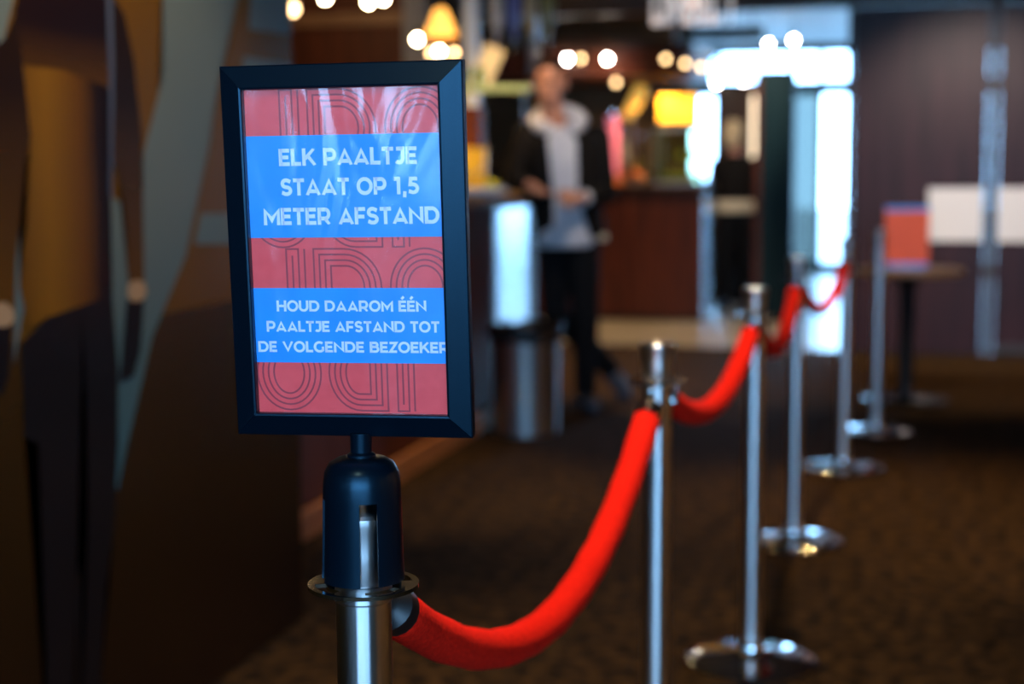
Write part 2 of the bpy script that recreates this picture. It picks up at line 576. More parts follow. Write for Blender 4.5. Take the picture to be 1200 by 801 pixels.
def murmat(name, stops, rough=0.24, axis=1, a=0.0, b=1.0, nz=0.35, sc=3):
    m = mat(name, stops[0][1], rough, Specular_IOR_Level=0.35)
    n, l, bs = nodes(m)
    t = n.new('ShaderNodeTexCoord')
    sp = n.new('ShaderNodeSeparateXYZ')
    l.new(t.outputs['Object'], sp.inputs[0])
    mr = n.new('ShaderNodeMapRange')
    mr.inputs[1].default_value, mr.inputs[2].default_value = a, b
    l.new(sp.outputs[axis], mr.inputs[0])
    no = n.new('ShaderNodeTexNoise')
    no.inputs['Scale'].default_value = sc
    no.inputs['Detail'].default_value = 6
    l.new(t.outputs['Object'], no.inputs['Vector'])
    ma = n.new('ShaderNodeMath')
    ma.operation = 'MULTIPLY_ADD'
    l.new(no.outputs['Fac'], ma.inputs[0])
    ma.inputs[1].default_value = nz
    l.new(mr.outputs[0], ma.inputs[2])
    su = n.new('ShaderNodeMath')
    su.operation = 'SUBTRACT'
    l.new(ma.outputs[0], su.inputs[0])
    su.inputs[1].default_value = nz / 2
    r = ramp(n, stops)
    l.new(su.outputs[0], r.inputs['Fac'])
    l.new(r.outputs['Color'], bs.inputs['Base Color'])
    return m


m_back = murmat('mural_ochre', [(0, (0.085, 0.036, 0.004)), (1, (0.13, 0.058, 0.007))], a=0, b=1, nz=0.9)
m_low = murmat('mural_ochre_dark_reflection', [(0, (0.018, 0.007, 0.003)), (0.5, (0.030, 0.013, 0.003)), (1, (0.050, 0.024, 0.005))], axis=2, a=0.1, b=0.95, nz=0.3)  # ochre darkened by the painted reflection of the dark floor
m_teal = murmat('mural_teal_hazed', [(0, (0.03, 0.13, 0.17)), (1, (0.13, 0.17, 0.17))], axis=2, a=0.5, b=1.2, nz=0.3)  # greyer upwards: gloss haze painted into the teal
m_coat = murmat('mural_brown_coat_glow', [(0, (0.12, 0.048, 0.006)), (0.3, (0.22, 0.098, 0.008)), (0.62, (0.12, 0.045, 0.006)), (0.8, (0.012, 0.005, 0.006)), (1, (0.010, 0.005, 0.007))], axis=1, a=1.03, b=1.42, nz=0.12)  # brown coat print, with a glow of light painted into its golden centre
m_coat_top = murmat('mural_coat_shoulder', [(0, (0.09, 0.036, 0.006)), (1, (0.012, 0.005, 0.007))], axis=2, a=1.40, b=1.52, nz=0.2)
m_sleeve = murmat('mural_brown_sleeve', [(0, (0.10, 0.042, 0.006)), (1, (0.016, 0.007, 0.005))], axis=2, a=1.0, b=1.4, nz=0.2)
m_black = murmat('mural_black', [(0, (0.004, 0.004, 0.006)), (1, (0.009, 0.008, 0.010))], nz=0.9, sc=9)
m_hand = murmat('mural_pale_hand', [(0, (0.55, 0.40, 0.25)), (1, (0.42, 0.28, 0.16))], nz=0.6, sc=12)
m_line = mat('mural_pale_line', (0.07, 0.09, 0.14), 0.24)


def print_shape(name, poly, k, m, label=None):
    """flat printed shape: k is its layer"""
    x = -0.0115 + 0.0006 * k
    bm = nb()
    prism(bm, poly, lambda y, z: (x, y - 1.5, z), (-0.0005, 0, 0))
    bmesh.ops.triangulate(bm, faces=[f for f in bm.faces if len(f.verts) > 4])
    o = obj(name, bm, m, mural)
    if label:
        o['label'] = label
    return o


obj('backdrop', box(nb(), -0.0116, -0.0110, -4.5, 2.365, 0.001, CEIL - 0.02), m_back, mural)
print_shape('dark_reflection_field', [(-2.9, 0.925), (3.863, 0.925), (3.863, 0.002), (-2.9, 0.002)], 1.5, m_low)  # dark reflection on the gloss painted as a field, not part of the print
print_shape('teal_stroke', [(3.16, 1.80), (3.60, 1.80), (3.544, 1.68), (3.42, 1.463), (3.355, 1.301), (3.215, 1.047), (3.044, 0.879), (2.91, 0.646), (2.872, 0.571), (2.86, 0.601), (2.882, 0.815), (2.916, 0.838), (3.007, 0.966), (3.032, 1.279), (3.133, 1.448)], 3, m_teal)
for pl in ([(2.857, 1.199), (2.935, 1.175), (2.95, 1.009), (2.93, 0.883), (2.884, 0.797), (2.85, 0.819)],
           [(2.72, 0.822), (2.775, 0.778), (2.770, 0.551), (2.690, 0.558)],
           [(2.58, 1.33), (2.615, 1.33), (2.600, 1.156), (2.57, 1.038), (2.509, 0.889), (2.53, 1.086)],
           [(2.40, 1.80), (2.60, 1.80), (2.565, 1.576), (2.52, 1.484), (2.40, 1.30)],
           [(3.64, 1.80), (3.863, 1.80), (3.863, 1.598), (3.594, 1.59)],
           [(3.559, 1.521), (3.863, 1.520), (3.863, 1.466), (3.541, 1.459)],
           [(3.30, 1.142), (3.588, 1.133), (3.583, 1.056), (3.264, 1.072)]):
    print_shape('teal_patch', pl, 3, m_teal)
# printed figure: legs, coat, sleeves, hands
print_shape('printed_trousers', [(2.534, 0.923), (2.625, 0.963), (2.752, 0.974), (2.876, 0.987), (2.890, 0.832), (2.879, 0.67), (2.849, 0.493), (2.806, 0.376), (2.77, 0.164), (2.76, 0.03), (2.684, 0.03), (2.691, 0.39), (2.749, 0.552), (2.760, 0.790), (2.735, 0.800), (2.718, 0.629), (2.692, 0.407), (2.665, 0.2), (2.66, 0.03), (2.572, 0.03), (2.563, 0.443), (2.578, 0.724), (2.532, 0.745)], 4.5, m_black)
print_shape('printed_coat', [(2.591, 1.308), (2.559, 1.46), (2.887, 1.44), (2.907, 1.42), (2.883, 1.19), (2.876, 0.987), (2.752, 0.974), (2.625, 0.963), (2.559, 0.948), (2.536, 1.031), (2.568, 1.149)], 6, m_coat)
print_shape('printed_coat_shoulder', [(2.560, 1.44), (2.557, 1.538), (2.60, 1.62), (2.64, 1.80), (2.86, 1.80), (2.905, 1.62), (2.907, 1.54), (2.906, 1.41), (2.72, 1.44)], 6.8, m_coat_top)
print_shape('printed_hair', [(2.745 + 0.105 * math.cos(R(a)), 1.93 + 0.155 * math.sin(R(a))) for a in range(0, 360, 18)], 7.4, m_black)
print_shape('printed_sleeve', [(2.900, 1.62), (2.966, 1.566), (3.0, 1.477), (3.023, 1.315), (3.013, 1.003), (2.946, 1.001), (2.938, 1.153), (2.915, 1.243), (2.888, 1.26)], 6, m_sleeve)
print_shape('printed_sleeve', [(2.562, 1.536), (2.591, 1.308), (2.57, 1.26), (2.534, 1.118), (2.506, 1.006), (2.40, 1.006), (2.42, 1.42), (2.469, 1.458), (2.52, 1.484)], 7.6, m_sleeve)
print_shape('printed_hand', [(2.942, 1.003), (2.972, 1.01), (3.01, 1.003), (3.02, 0.98), (2.999, 0.963), (2.954, 0.965), (2.937, 0.982)], 8.4, m_hand)
print_shape('printed_hand', [(2.40, 1.006), (2.484, 1.005), (2.508, 0.99), (2.512, 0.97), (2.492, 0.96), (2.40, 0.963)], 8.4, m_hand)
print_shape('printed_glove', [(2.932, 0.967), (3.007, 0.966), (2.985, 0.857), (2.951, 0.806), (2.892, 0.799), (2.912, 0.884)], 8.0, m_black)
print_shape('printed_glove', [(2.40, 0.966), (2.503, 0.962), (2.485, 0.868), (2.466, 0.839), (2.40, 0.842)], 8.0, m_black)
print_shape('printed_seam', [(2.888, 1.80), (2.907, 1.80), (2.914, 1.593), (2.912, 1.454), (2.887, 1.19), (2.876, 1.19), (2.893, 1.452)], 8.4, m_line)

# ------------------------------------------------------------------ barrier posts
H = 0.95
RING = 0.885


def make_post(loc, label, base=True):
    t = thing('barrier_post', label, 'barrier post', (loc[0], loc[1], 0), group='chrome barrier posts of the queue line')
    bm = nb()
    lathe(bm, [(0.0, 0.0), (0.163, 0.0), (0.166, 0.004), (0.166, 0.012), (0.160, 0.018), (0.140, 0.022), (0.10, 0.027), (0.06, 0.032), (0.036, 0.038), (0.0, 0.038)], 64)
    obj('base', bm, M['chrome'], t, True)
    bm = nb()
    lathe(bm, [(0.036, 0.034), (0.036, 0.052), (0.032, 0.058), (0.024, 0.060)], 40)
    obj('collar', bm, M['chrome'], t, True)
    bm = nb()
    lathe(bm, [(0.0245, 0.03), (0.0245, RING - 0.016), (0.0262, RING - 0.014), (0.0262, RING - 0.002), (0.0, RING - 0.002)], 40)
    obj('shaft', bm, M['chrome_tube'], t, True)
    # flat rope ring with four slots
    bm = nb()
    prof = [(0.024, RING), (0.033, RING), (0.043, RING), (0.049, RING)]
    lathe(bm, prof, 64, skip=lambda i, j: i == 1 and (j % 16) in (2, 3, 4, 5, 6, 7, 8, 9, 10))
    for v in bm.verts:
        v.co = Matrix.Rotation(R(11), 3, 'Z') @ v.co
    thick('rope_ring', bm, 0.0035, M['chrome'], t)
    bm = nb()
    lathe(bm, [(0.022, RING), (0.0255, RING + 0.004), (0.0268, RING + 0.03), (0.029, H - 0.014), (0.031, H - 0.010), (0.031, H - 0.003), (0.028, H), (0.0, H)], 40)
    obj('head', bm, M['chrome_tube'], t, True)
    return t


POSTS = [(-0.466, 1.246), (-0.423, 2.568), (-0.381, 3.775), (-0.375, 5.05), (-0.275, 6.34), (-0.168, 7.252)]
PLAB = ['nearest chrome barrier post, carrying the black poster frame',
        'second chrome barrier post, right after the one with the poster',
        'third chrome barrier post, its round base at the bottom edge',
        'fourth chrome barrier post, between the two far red ropes',
        'fifth chrome barrier post, where the last red rope ends',
        'sixth and farthest chrome barrier post, without rope, by the round table']
for p, lab in zip(POSTS, PLAB):
    make_post(p, lab)

# ------------------------------------------------------------------ ropes
RLAB = ['longest red velvet rope hanging from the post under the poster',
        'second red velvet rope, between the second and third post',
        'third red velvet rope, between the third and fourth post',
        'farthest red velvet rope, ending at the fifth post']
SAG = [0.19, 0.105, 0.125, 0.13]
for i in range(4):
    a, b = Vector((*POSTS[i], 0)), Vector((*POSTS[i + 1], 0))
    dr = (b - a).normalized()
    A, Bq = a + dr * 0.043, b - dr * 0.043
    t = thing('barrier_rope', RLAB[i], 'rope', (A.x, A.y, RING), group='red velvet ropes of the queue line')
    L = (Bq - A).length
    sag = SAG[i]

    def P(s):
        return Vector((dr.x * s * L, dr.y * s * L, -0.028 - 4 * sag * s * (1 - s)))
    n = 40
    pts = [P(0.021 + 0.949 * k / n) for k in range(n + 1)]
    rad = [0.0225 + 0.0006 * math.sin(k * 1.7 + i) for k in range(n + 1)]
    bm = nb()
    tube(bm, pts, rad, 20)
    obj('velvet_cord', bm, M['rope'], t, 'all')
    for s0, s1 in ((0.006, 0.026), (0.992, 0.962)):
        q0, q1 = P(s0), P(s1)
        bm = nb()
        q = [q0.lerp(q1, f) for f in (0, 0.08, 0.3, 0.9, 1.0)]
        tube(bm, q, [0.008, 0.014, 0.024, 0.0245, 0.0245], 20)
        obj('ferrule', bm, M['black_plastic'] if (i == 0 and s0 < 0.5) else M['chrome'], t, True)
        # hook through the ring slot
        sg = 1 if s0 < 0.5 else -1
        e = dr * sg
        c0 = P(0) if s0 < 0.5 else P(1)
        hk = [c0 + e * 0.014 + Vector((0, 0, 0.000)), c0 + e * 0.012 + Vector((0, 0, 0.020)), c0 + e * 0.006 + Vector((0, 0, 0.036)),
              c0 - e * 0.004 + Vector((0, 0, 0.040)), c0 - e * 0.010 + Vector((0, 0, 0.034)), c0 - e * 0.011 + Vector((0, 0, 0.020))]
        bm = nb()
        tube(bm, hk, 0.0028, 10)
        obj('hook', bm, M['chrome'], t, 'all')

# ------------------------------------------------------------------ poster frame on the nearest post
px, py = POSTS[0]
sign = thing('poster_frame_stand', 'black framed poster in Dutch about keeping distance, on nearest post', 'sign', (px, py, RING + 0.004))
# slotted socket cap
bm = nb()
prof = [(0.0365, 0.0), (0.0360, 0.012), (0.0355, 0.030), (0.0345, 0.073), (0.0340, 0.085), (0.0325, 0.096), (0.0285, 0.1035), (0.022, 0.1075), (0.012, 0.109), (0.0, 0.109)]
lathe(bm, prof, 96, skip=lambda i, j: i in (0, 1, 2) and (j - 8) % 24 in (0, 1, 2, 3, 4, 5, 6))
for v in bm.verts:
    v.co = Matrix.Rotation(R(-72 - 43 + 11), 3, 'Z') @ v.co
o = thick('socket_cap', bm, 0.002, M['black'], sign)
bm = nb()
lathe(bm, [(0.0125, 0.106), (0.0125, 0.111), (0.0095, 0.113), (0.0095, 0.130), (0.0, 0.130)], 28)
obj('stem', bm, M['black'], sign, True)

FW, FH = 0.2125, 0.3205                      # outer frame
BAR = 0.0205
frame_rot = Euler((R(2.4), R(-0.62), R(3.9)), 'XYZ').to_matrix()
frame_c = Vector((-0.4726, 1.23, 1.1758)) - Vector((px, py, RING + 0.004))


def S(x, y, z):
    """frame coordinates (x right, y back, z up) -> sign coordinates"""
    return frame_c + frame_rot @ Vector((x, y, z))


def bar(name, p):
    """mitred bar: bevelled face from raised inner lip to lower outer edge"""
    hw, hh = FW / 2, FH / 2
    prof = [(0.0, 0.0175), (0.0, 0.0070), (0.0010, 0.0062), (BAR - 0.0022, 0.0), (BAR - 0.0006, 0.0004), (BAR, 0.0016), (BAR, 0.010)]
    # (distance from outer edge inwards, depth)
    bm = nb()
    a, b = [], []
    for d, dep in prof:
        x, z = hw - d, hh - d
        c = {'top': ((-x, z), (x, z)), 'right': ((x, z), (x, -z)), 'bottom': ((x, -z), (-x, -z)), 'left': ((-x, -z), (-x, z))}[p]
        # keep a hairline mitre joint
        v = Vector((c[1][0] - c[0][0], c[1][1] - c[0][1])).normalized() * 0.00012
        a.append(bm.verts.new(S(c[0][0] + v.x, dep, c[0][1] + v.y)))
        b.append(bm.verts.new(S(c[1][0] - v.x, dep, c[1][1] - v.y)))
    n = len(prof)
    for i in range(n):
        j = (i + 1) % n
        bm.faces.new((a[i], a[j], b[j], b[i]))
    bm.faces.new(a)
    bm.faces.new(list(reversed(b)))
    return obj(name, bm, M['black'], sign)


for p in ('top', 'right', 'bottom', 'left'):
    bar('frame_bar', p)
bm = nb()
box(bm, -FW / 2 + 0.002, FW / 2 - 0.002, 0.0085, 0.0172, -FH / 2 + 0.002, FH / 2 - 0.002)
for v in bm.verts:
    v.co = S(*v.co)
obj('back_panel', bm, M['black_plastic'], sign)

IW, IH = FW - 2 * BAR, FH - 2 * BAR          # what shows of the poster


def U(u, v, lift=0.0):
    return S(-IW / 2 + u * IW, 0.0075 - lift, IH / 2 - v * IH)


bm = nb()
box(bm, -IW / 2 - 0.008, IW / 2 + 0.008, 0.0075, 0.0080, -IH / 2 - 0.006, IH / 2 + 0.006)
for v in bm.verts:
    v.co = S(*v.co)
poster = obj('poster', bm, M['print_red'], sign)
poster['label'] = 'red poster with two blue bands of white text'

# line pattern of nested letter shapes
bm = nb()
PXW, PXH = 230.0, 388.0


def fl(x, y):
    return U((x - 292) / PXW, (y - 99) / PXH, 0.0002)


def arc(cx, cy, rx, ry, a0, a1, n=18):
    return [(cx + rx * math.cos(R(a0 + (a1 - a0) * k / n)), cy + ry * math.sin(R(a0 + (a1 - a0) * k / n))) for k in range(n + 1)]


LW = 2.0


def pat_I(x0, x1, y0, y1):
    s = (x1 - x0) / 3
    ribbon(bm, [(x0, y1), (x0, y0), (x0 + 2 * s, y0), (x0 + 2 * s, y1)], LW, fl)
    ribbon(bm, [(x0 + s, y1), (x0 + s, y0 + (8 if y1 > y0 else -8))], LW, fl)
    ribbon(bm, [(x1, y1), (x1, y0)], LW, fl)


def pat_D(x0, x1, y0, y1, flip=1):
    for k in range(4):
        d = 6.8 * k
        a, b = x0 + d, x1 - d
        s = 1 if y1 > y0 else -1
        t, u = y0 + s * d, y1 - s * d
        ym = (t + u) / 2
        rx = (b - a) * 0.55
        if flip > 0:
            pts = [(a, u), (a, t), (b - rx, t)] + arc(b - rx, ym, rx, abs(u - t) / 2, -90, 90) + [(a, u)]
        else:
            pts = [(b, t), (b, u), (a + rx, u)] + arc(a + rx, ym, rx, abs(u - t) / 2, 90, 270) + [(b, t)]
        ribbon(bm, pts, LW, fl)


def pat_O(cx, rx, y0, y1):
    for k in range(4):
        d = 6.8 * k
        ribbon(bm, arc(cx, (y0 + y1) / 2, rx - d, (y1 - y0) / 2 - d, 0, 360, 40), LW, fl)


for y0, y1 in ((100, 192), (288, 380)):
    pat_I(334, 356, y0, y1)
    pat_D(367, 447, y0, y1)
    pat_O(499, 41, y0, y1)
for y0, y1 in ((194, 286), (392, 484)):
    pat_O(331, 39, y0, y1)
    pat_D(380, 450, y0, y1, -1)
    pat_I(462, 482, y1, y0)
obj('line_pattern', bm, M['print_line'], poster, norm=False)

for v0, v1 in ((0.140, 0.452), (0.608, 0.842)):
    bm = nb()
    vs = [bm.verts.new(U(u, v, 0.0004)) for u, v in ((-0.04, v0), (1.04, v0), (1.04, v1), (-0.04, v1))]
    bm.faces.new(vs)
    obj('blue_band', bm, M['print_blue'], poster, norm=False)

# geometric bold capitals drawn as strokes (unit cap height)
T = 0.222
h = T / 2


def A2(cx, cy, rx, ry, a0, a1, n=14):
    return arc(cx, cy, rx, ry, a0, a1, n)


GL = {
    'A': (0.98, [[(0.10, 0), (0.49, 0.97), (0.88, 0)], [(0.24, 0.24), (0.74, 0.24)]]),
    'B': (0.84, [[(h, 0), (h, 1)], [(h, 1 - h), (0.46, 1 - h)] + A2(0.46, 0.715, 0.20, 0.185, 90, -90) + [(h, 0.53)], [(0.40, 0.53), (0.48, 0.53)] + A2(0.48, 0.315, 0.24, 0.215, 90, -90) + [(h, h)]]),
    'D': (0.94, [[(h, 0), (h, 1)], [(h, 1 - h), (0.42, 1 - h)] + A2(0.42, 0.5, 0.40, 0.40, 90, -90) + [(h, h)]]),
    'E': (0.72, [[(h, 0), (h, 1)], [(h, 1 - h), (0.68, 1 - h)], [(h, 0.5), (0.62, 0.5)], [(h, h), (0.69, h)]]),
    'F': (0.70, [[(h, 0), (h, 1)], [(h, 1 - h), (0.68, 1 - h)], [(h, 0.45), (0.62, 0.45)]]),
    'G': (0.94, [A2(0.50, 0.5, 0.41, 0.41, 48, 325, 26), [(0.80, 0.13), (0.80, 0.52)]]),
    'H': (0.90, [[(h, 0), (h, 1)], [(0.78, 0), (0.78, 1)], [(h, 0.5), (0.78, 0.5)]]),
    'I': (0.30, [[(0.15, 0), (0.15, 1)]]),
    'J': (0.62, [[(0.10, 1 - h), (0.50, 1 - h)], [(0.50, 1), (0.50, 0.33)] + A2(0.27, 0.33, 0.23, 0.23, 0, -140, 10)]),
    'K': (0.86, [[(h, 0), (h, 1)], [(0.74, 1.0), (0.18, 0.40)], [(0.36, 0.56), (0.80, 0.0)]]),
    'L': (0.66, [[(h, 0), (h, 1)], [(h, h), (0.64, h)]]),
    'M': (1.06, [[(h, 0), (h, 0.98), (0.53, 0.30), (0.96, 0.98), (0.96, 0)]]),
    'N': (0.92, [[(h, 0), (h, 0.96), (0.80, 0.04), (0.80, 1)]]),
    'O': (1.02, [A2(0.51, 0.5, 0.41, 0.41, 0, 360, 32)]),
    'P': (0.82, [[(h, 0), (h, 1)], [(h, 1 - h), (0.46, 1 - h)] + A2(0.46, 0.63, 0.26, 0.27, 90, -90) + [(h, 0.36)]]),
    'R': (0.86, [[(h, 0), (h, 1)], [(h, 1 - h), (0.46, 1 - h)] + A2(0.46, 0.63, 0.26, 0.27, 90, -90) + [(h, 0.36)], [(0.46, 0.36), (0.74, 0.0)]]),
    'S': (0.76, [[(0.66, 0.80)] + A2(0.37, 0.70, 0.24, 0.20, 62, 250, 12) + A2(0.38, 0.29, 0.27, 0.20, 70, -135, 14) + [(0.09, 0.18)]]),
    'T': (0.76, [[(0.38, 0), (0.38, 1)], [(0.02, 1 - h), (0.74, 1 - h)]]),
    'U': (0.88, [[(h, 1), (h, 0.42)] + A2(0.43, 0.42, 0.33, 0.33, 180, 360, 16) + [(0.76, 1)]]),
    'V': (0.94, [[(0.08, 1), (0.47, 0.03), (0.86, 1)]]),
    'Z': (0.76, [[(0.06, 1 - h), (0.64, 1 - h), (0.12, h), (0.70, h)]]),
    '1': (0.48, [[(0.02, 1 - h), (0.30, 1 - h), (0.30, 0)]]),
    '5': (0.74, [[(0.62, 1 - h), (0.20, 1 - h), (0.16, 0.56), (0.34, 0.56)] + A2(0.34, 0.33, 0.27, 0.23, 90, -130, 14) + [(0.06, 0.17)]]),
    ',': (0.28, [[(0.15, 0.17), (0.12, -0.18)]]),
    ' ': (0.36, []),
}
GL['É'] = (0.72, GL['E'][1] + [[(0.28, 1.12), (0.50, 1.34)]])


def line_width(s, track=0.06):
    return sum(GL[c][0] + track for c in s) - track


def write(name, s, u0, u1, vbase, cap, f, parent, m, stroke=T):
    """text between u0 and u1, baseline at vbase, cap height cap (all in poster units)"""
    w = line_width(s)
    bm = nb()
    x = 0.0
    for c in s:
        adv, strokes = GL[c]
        for st in strokes:
            ribbon(bm, st, stroke, lambda a, b, x=x, c=c, st=st: f(u0 + (u1 - u0) * (x + a) / w, vbase - cap * (b if c == ',' or max(q[1] for q in st) > 1.05 else min(1.0 + (0.015 if c in 'OGSU' else 0), max(-0.015 if c in 'OGSUJ' else 0, b)))))
        x += adv + 0.06
    return obj(name, bm, m, parent, norm=False)


cv = 20.0 / PXH
for s, u0, u1, vc, c in (('ELK PAALTJE', 0.168, 0.880, 0.206, 0.0525), ('STAAT OP 1,5', 0.170, 0.886, 0.2965, 0.0525), ('METER AFSTAND', 0.074, 0.984, 0.3865, 0.0525),
                         ('HOUD DAAROM ÉÉN', 0.120, 0.902, 0.664, 0.0345), ('PAALTJE AFSTAND TOT', 0.062, 0.966, 0.728, 0.0345), ('DE VOLGENDE BEZOEKER', 0.012, 1.012, 0.792, 0.0345)):
    write('lettering', s, u0, u1, vc + c / 2, c, lambda a, b: U(a, b, 0.0006), poster, M['print_white'])

# clear sleeve in front of the poster
bm = nb()
nx, nz = 24, 36
g = [[bm.verts.new(U(-0.02 + 1.04 * i / nx, -0.015 + 1.03 * j / nz, 0.0014)) for i in range(nx + 1)] for j in range(nz + 1)]
for j in range(nz):
    for i in range(nx):
        bm.faces.new((g[j][i], g[j][i + 1], g[j + 1][i + 1], g[j + 1][i]))
obj('clear_sleeve', bm, M['sleeve'], sign, 'all', norm=False)

# ------------------------------------------------------------------ bar along the left
bar1 = thing('bar_counter', 'dark red-brown bar counter along left side, man leaning on it', 'counter', (-2.0, 6.0, 0))


def rel(bm, o):
    inv = Vector(o.location)
    for v in bm.verts:
        v.co -= inv
    return bm


for k in range(6):
    y0 = 3.95 + k * 0.55
    y1 = min(y0 + 0.545, 7.24)
    obj('front_panel', rel(box(nb(), -2.05, -2.0, y0, y1, 0.10, 1.05, 0.003), bar1), M['wood_red'], bar1)
obj('steel_panel', rel(box(nb(), -2.05, -1.995, 7.25, 7.90, 0.10, 1.04, 0.003), bar1), M['steel'], bar1)['label'] = 'polished steel end panel'
obj('corner_post', rel(box(nb(), -2.10, -1.99, 7.905, 8.06, 0.0, 1.05, 0.004), bar1), M['wood_red'], bar1)
obj('worktop', rel(box(nb(), -2.75, -1.915, 3.9, 8.12, 1.07, 1.11, 0.008), bar1), M['wood_top'], bar1)
obj('carcass', rel(box(nb(), -2.65, -2.055, 3.95, 8.0, 0.0, 1.068), bar1), M['wood_dark'], bar1)
struct('baseboard_left', box(nb(), -1.995, -1.965, 3.87, 7.9, 0.0, 0.095, 0.004), M['wood_skirt'])

# things on the first bar
t = thing('shelf_rack', 'glass shelf on thin metal posts standing on the bar left of the man', 'shelf', (-2.3, 8.2, 1.11))
# stands at the bar end
for x in (-0.33, 0.28):
    bm = nb()
    lathe(bm, [(0.0, 0), (0.03, 0), (0.03, 0.006), (0.008, 0.008), (0.008, 0.525), (0, 0.525)], 16, (x, -0.28, 0))
    obj('post', bm, M['alu'], t, True)
obj('glass_shelf', box(nb(), -0.40, 0.36, -0.42, -0.14, 0.525, 0.545, 0.003), M['glass_green'], t)
obj('shelf_edge', box(nb(), -0.40, 0.36, -0.435, -0.42, 0.52, 0.55), mat('pale_green_edge', (0.40, 0.50, 0.25), 0.3), t)
bm = nb()
box(bm, -0.055, 0.055, -0.006, 0.006, 0.0, 0.22, 0.002)
o = tag(obj('menu_card', bm, M['card_white']), 'cream menu card leaning slanted on the glass shelf', 'card')
o.location = (-2.27, 7.93, 1.672)
o.rotation_euler = (R(-8), R(24), R(10))
t = thing('yellow_tub', 'yellow plastic tub on the bar beside the poster edge', 'tub', (-2.27, 7.72, 1.11))
bm = nb()
lathe(bm, [(0, 0), (0.085, 0), (0.090, 0.02), (0.100, 0.215), (0.106, 0.22), (0.106, 0.23), (0.097, 0.23), (0.090, 0.05), (0, 0.05)], 32)
obj('body', bm, M['yellow'], t, True)
bm = nb()
tube(bm, [(-0.10, 0, 0.2), (-0.09, -0.03, 0.12), (-0.05, -0.10, 0.09), (0.05, -0.10, 0.09), (0.09, -0.03, 0.12), (0.10, 0, 0.2)], 0.004, 8)
obj('handle', bm, M['alu'], t, True)
bm = nb()
sphere(bm, (0, 0, 0.035), 0.04, 0.04, 0.035)
o = tag(obj('lemon', bm, M['lime'], None, 'all'), 'yellow-green lemon on the bar right of the yellow tub', 'fruit')
o.location = (-2.12, 7.62, 1.11)
gl = None
for k, (x, y) in enumerate(((-2.40, 7.80), (-2.33, 7.88), (-2.26, 7.95), (-2.40, 7.94))):
    if gl is None:
        bm = nb()
        lathe(bm, [(0, 0), (0.03, 0), (0.034, 0.11), (0.031, 0.11), (0.028, 0.008), (0, 0.008)], 20)
        gl = obj('drinking_glass', bm, M['glass_green'], None, True)
        o = gl
    else:
        o = gl.copy()
        C.objects.link(o)
    o.location = (x, y - 0.05, 1.655)
    tag(o, '%s greenish drinking glass of the small cluster on glass shelf' % ('front left', 'middle', 'rightmost', 'rear left')[k], 'glass', 'glasses on the glass shelf')
t = thing('plate_tray', 'pale metal tray lying on the bar below the yellow tub', 'tray', (-2.10, 7.33, 1.11))
obj('tray_plate', box(nb(), -0.12, 0.12, -0.10, 0.10, 0.0, 0.012, 0.004), M['white_blue'], t)
bm = nb()
for x0, x1, y0, y1 in ((-0.12, 0.12, -0.10, -0.094), (-0.12, 0.12, 0.094, 0.10), (-0.12, -0.114, -0.10, 0.10), (0.114, 0.12, -0.10, 0.10)):
    box(bm, x0, x1, y0, y1, 0.01, 0.028)
obj('tray_rim', bm, M['white_blue'], t)

# white pillar catching daylight and hanging decorations above the bar
struct('column_base', box(nb(), -2.66, -2.54, 8.88, 9.00, 0, 1.60, 0.004), M['wood_red'])
struct('column_white', box(nb(), -2.64, -2.56, 8.9, 8.98, 1.6, CEIL, 0.004), M['white_blue'])
t = thing('hanging_bottle_rack', 'rack of upturned bottles hanging over the bar above the man', 'bottle rack', (-2.42, 9.0, CEIL))
obj('rail', box(nb(), -0.13, 0.38, -0.02, 0.02, -0.30, -0.27, 0.003), M['wood_dark'], t)
for x in (-0.12, 0.36):
    bm = nb()
    tube(bm, [(x, 0, 0), (x, 0, -0.28)], 0.008, 10)
    obj('rod', bm, M['alu'], t, 'all')
cols = [mat('clear_spirit', (0.55, 0.52, 0.50), 0.2), mat('blue_label_bottle', (0.10, 0.13, 0.40), 0.3), mat('beige_bottle', (0.40, 0.33, 0.20), 0.3), mat('olive_bottle', (0.22, 0.20, 0.06), 0.3)]
blab = ['pale upturned bottle at the left end of the hanging rack', 'blue upturned bottle second in the hanging rack', 'beige upturned bottle third in the hanging rack', 'olive upturned bottle at the right end of the hanging rack']
for k in range(4):
    b = thing('upturned_bottle', blab[k], 'bottle', (-2.46 + 0.105 * k, 9.0, CEIL - 0.30), group='upturned bottles over the bar')
    bm = nb()
    lathe(bm, [(0, 0), (0.036, 0), (0.04, -0.01), (0.04, -0.19), (0.034, -0.22), (0.014, -0.26), (0.013, -0.31), (0, -0.31)], 20)
    obj('bottle_body', bm, cols[k], b, True)
    bm = nb()
    lathe(bm, [(0, -0.305), (0.016, -0.305), (0.016, -0.33), (0.006, -0.34), (0.006, -0.37), (0, -0.37)], 14)
    obj('pourer', bm, M['chrome'], b, True)

# orange pendant lamp
t = thing('pendant_lamp', 'glowing orange cone pendant lamp behind top right of poster', 'lamp', (-2.78, 8.9, 2.02))
bm = nb()
lathe(bm, [(0.02, 0.16), (0.035, 0.15), (0.10, 0.0), (0.097, 0.0), (0.03, 0.145), (0.02, 0.15)], 28)
obj('lamp_shade', bm, M['lamp_orange'], t, True)
bm = nb()
tube(bm, [(0, 0, 0.15), (0, 0, CEIL - 2.02)], 0.004, 8)
obj('cord', bm, M['black_plastic'], t, 'all')
bm = nb()
sphere(bm, (0, 0, 0.05), 0.03)
obj('bulb', bm, M['bulb_dim'], t, 'all')

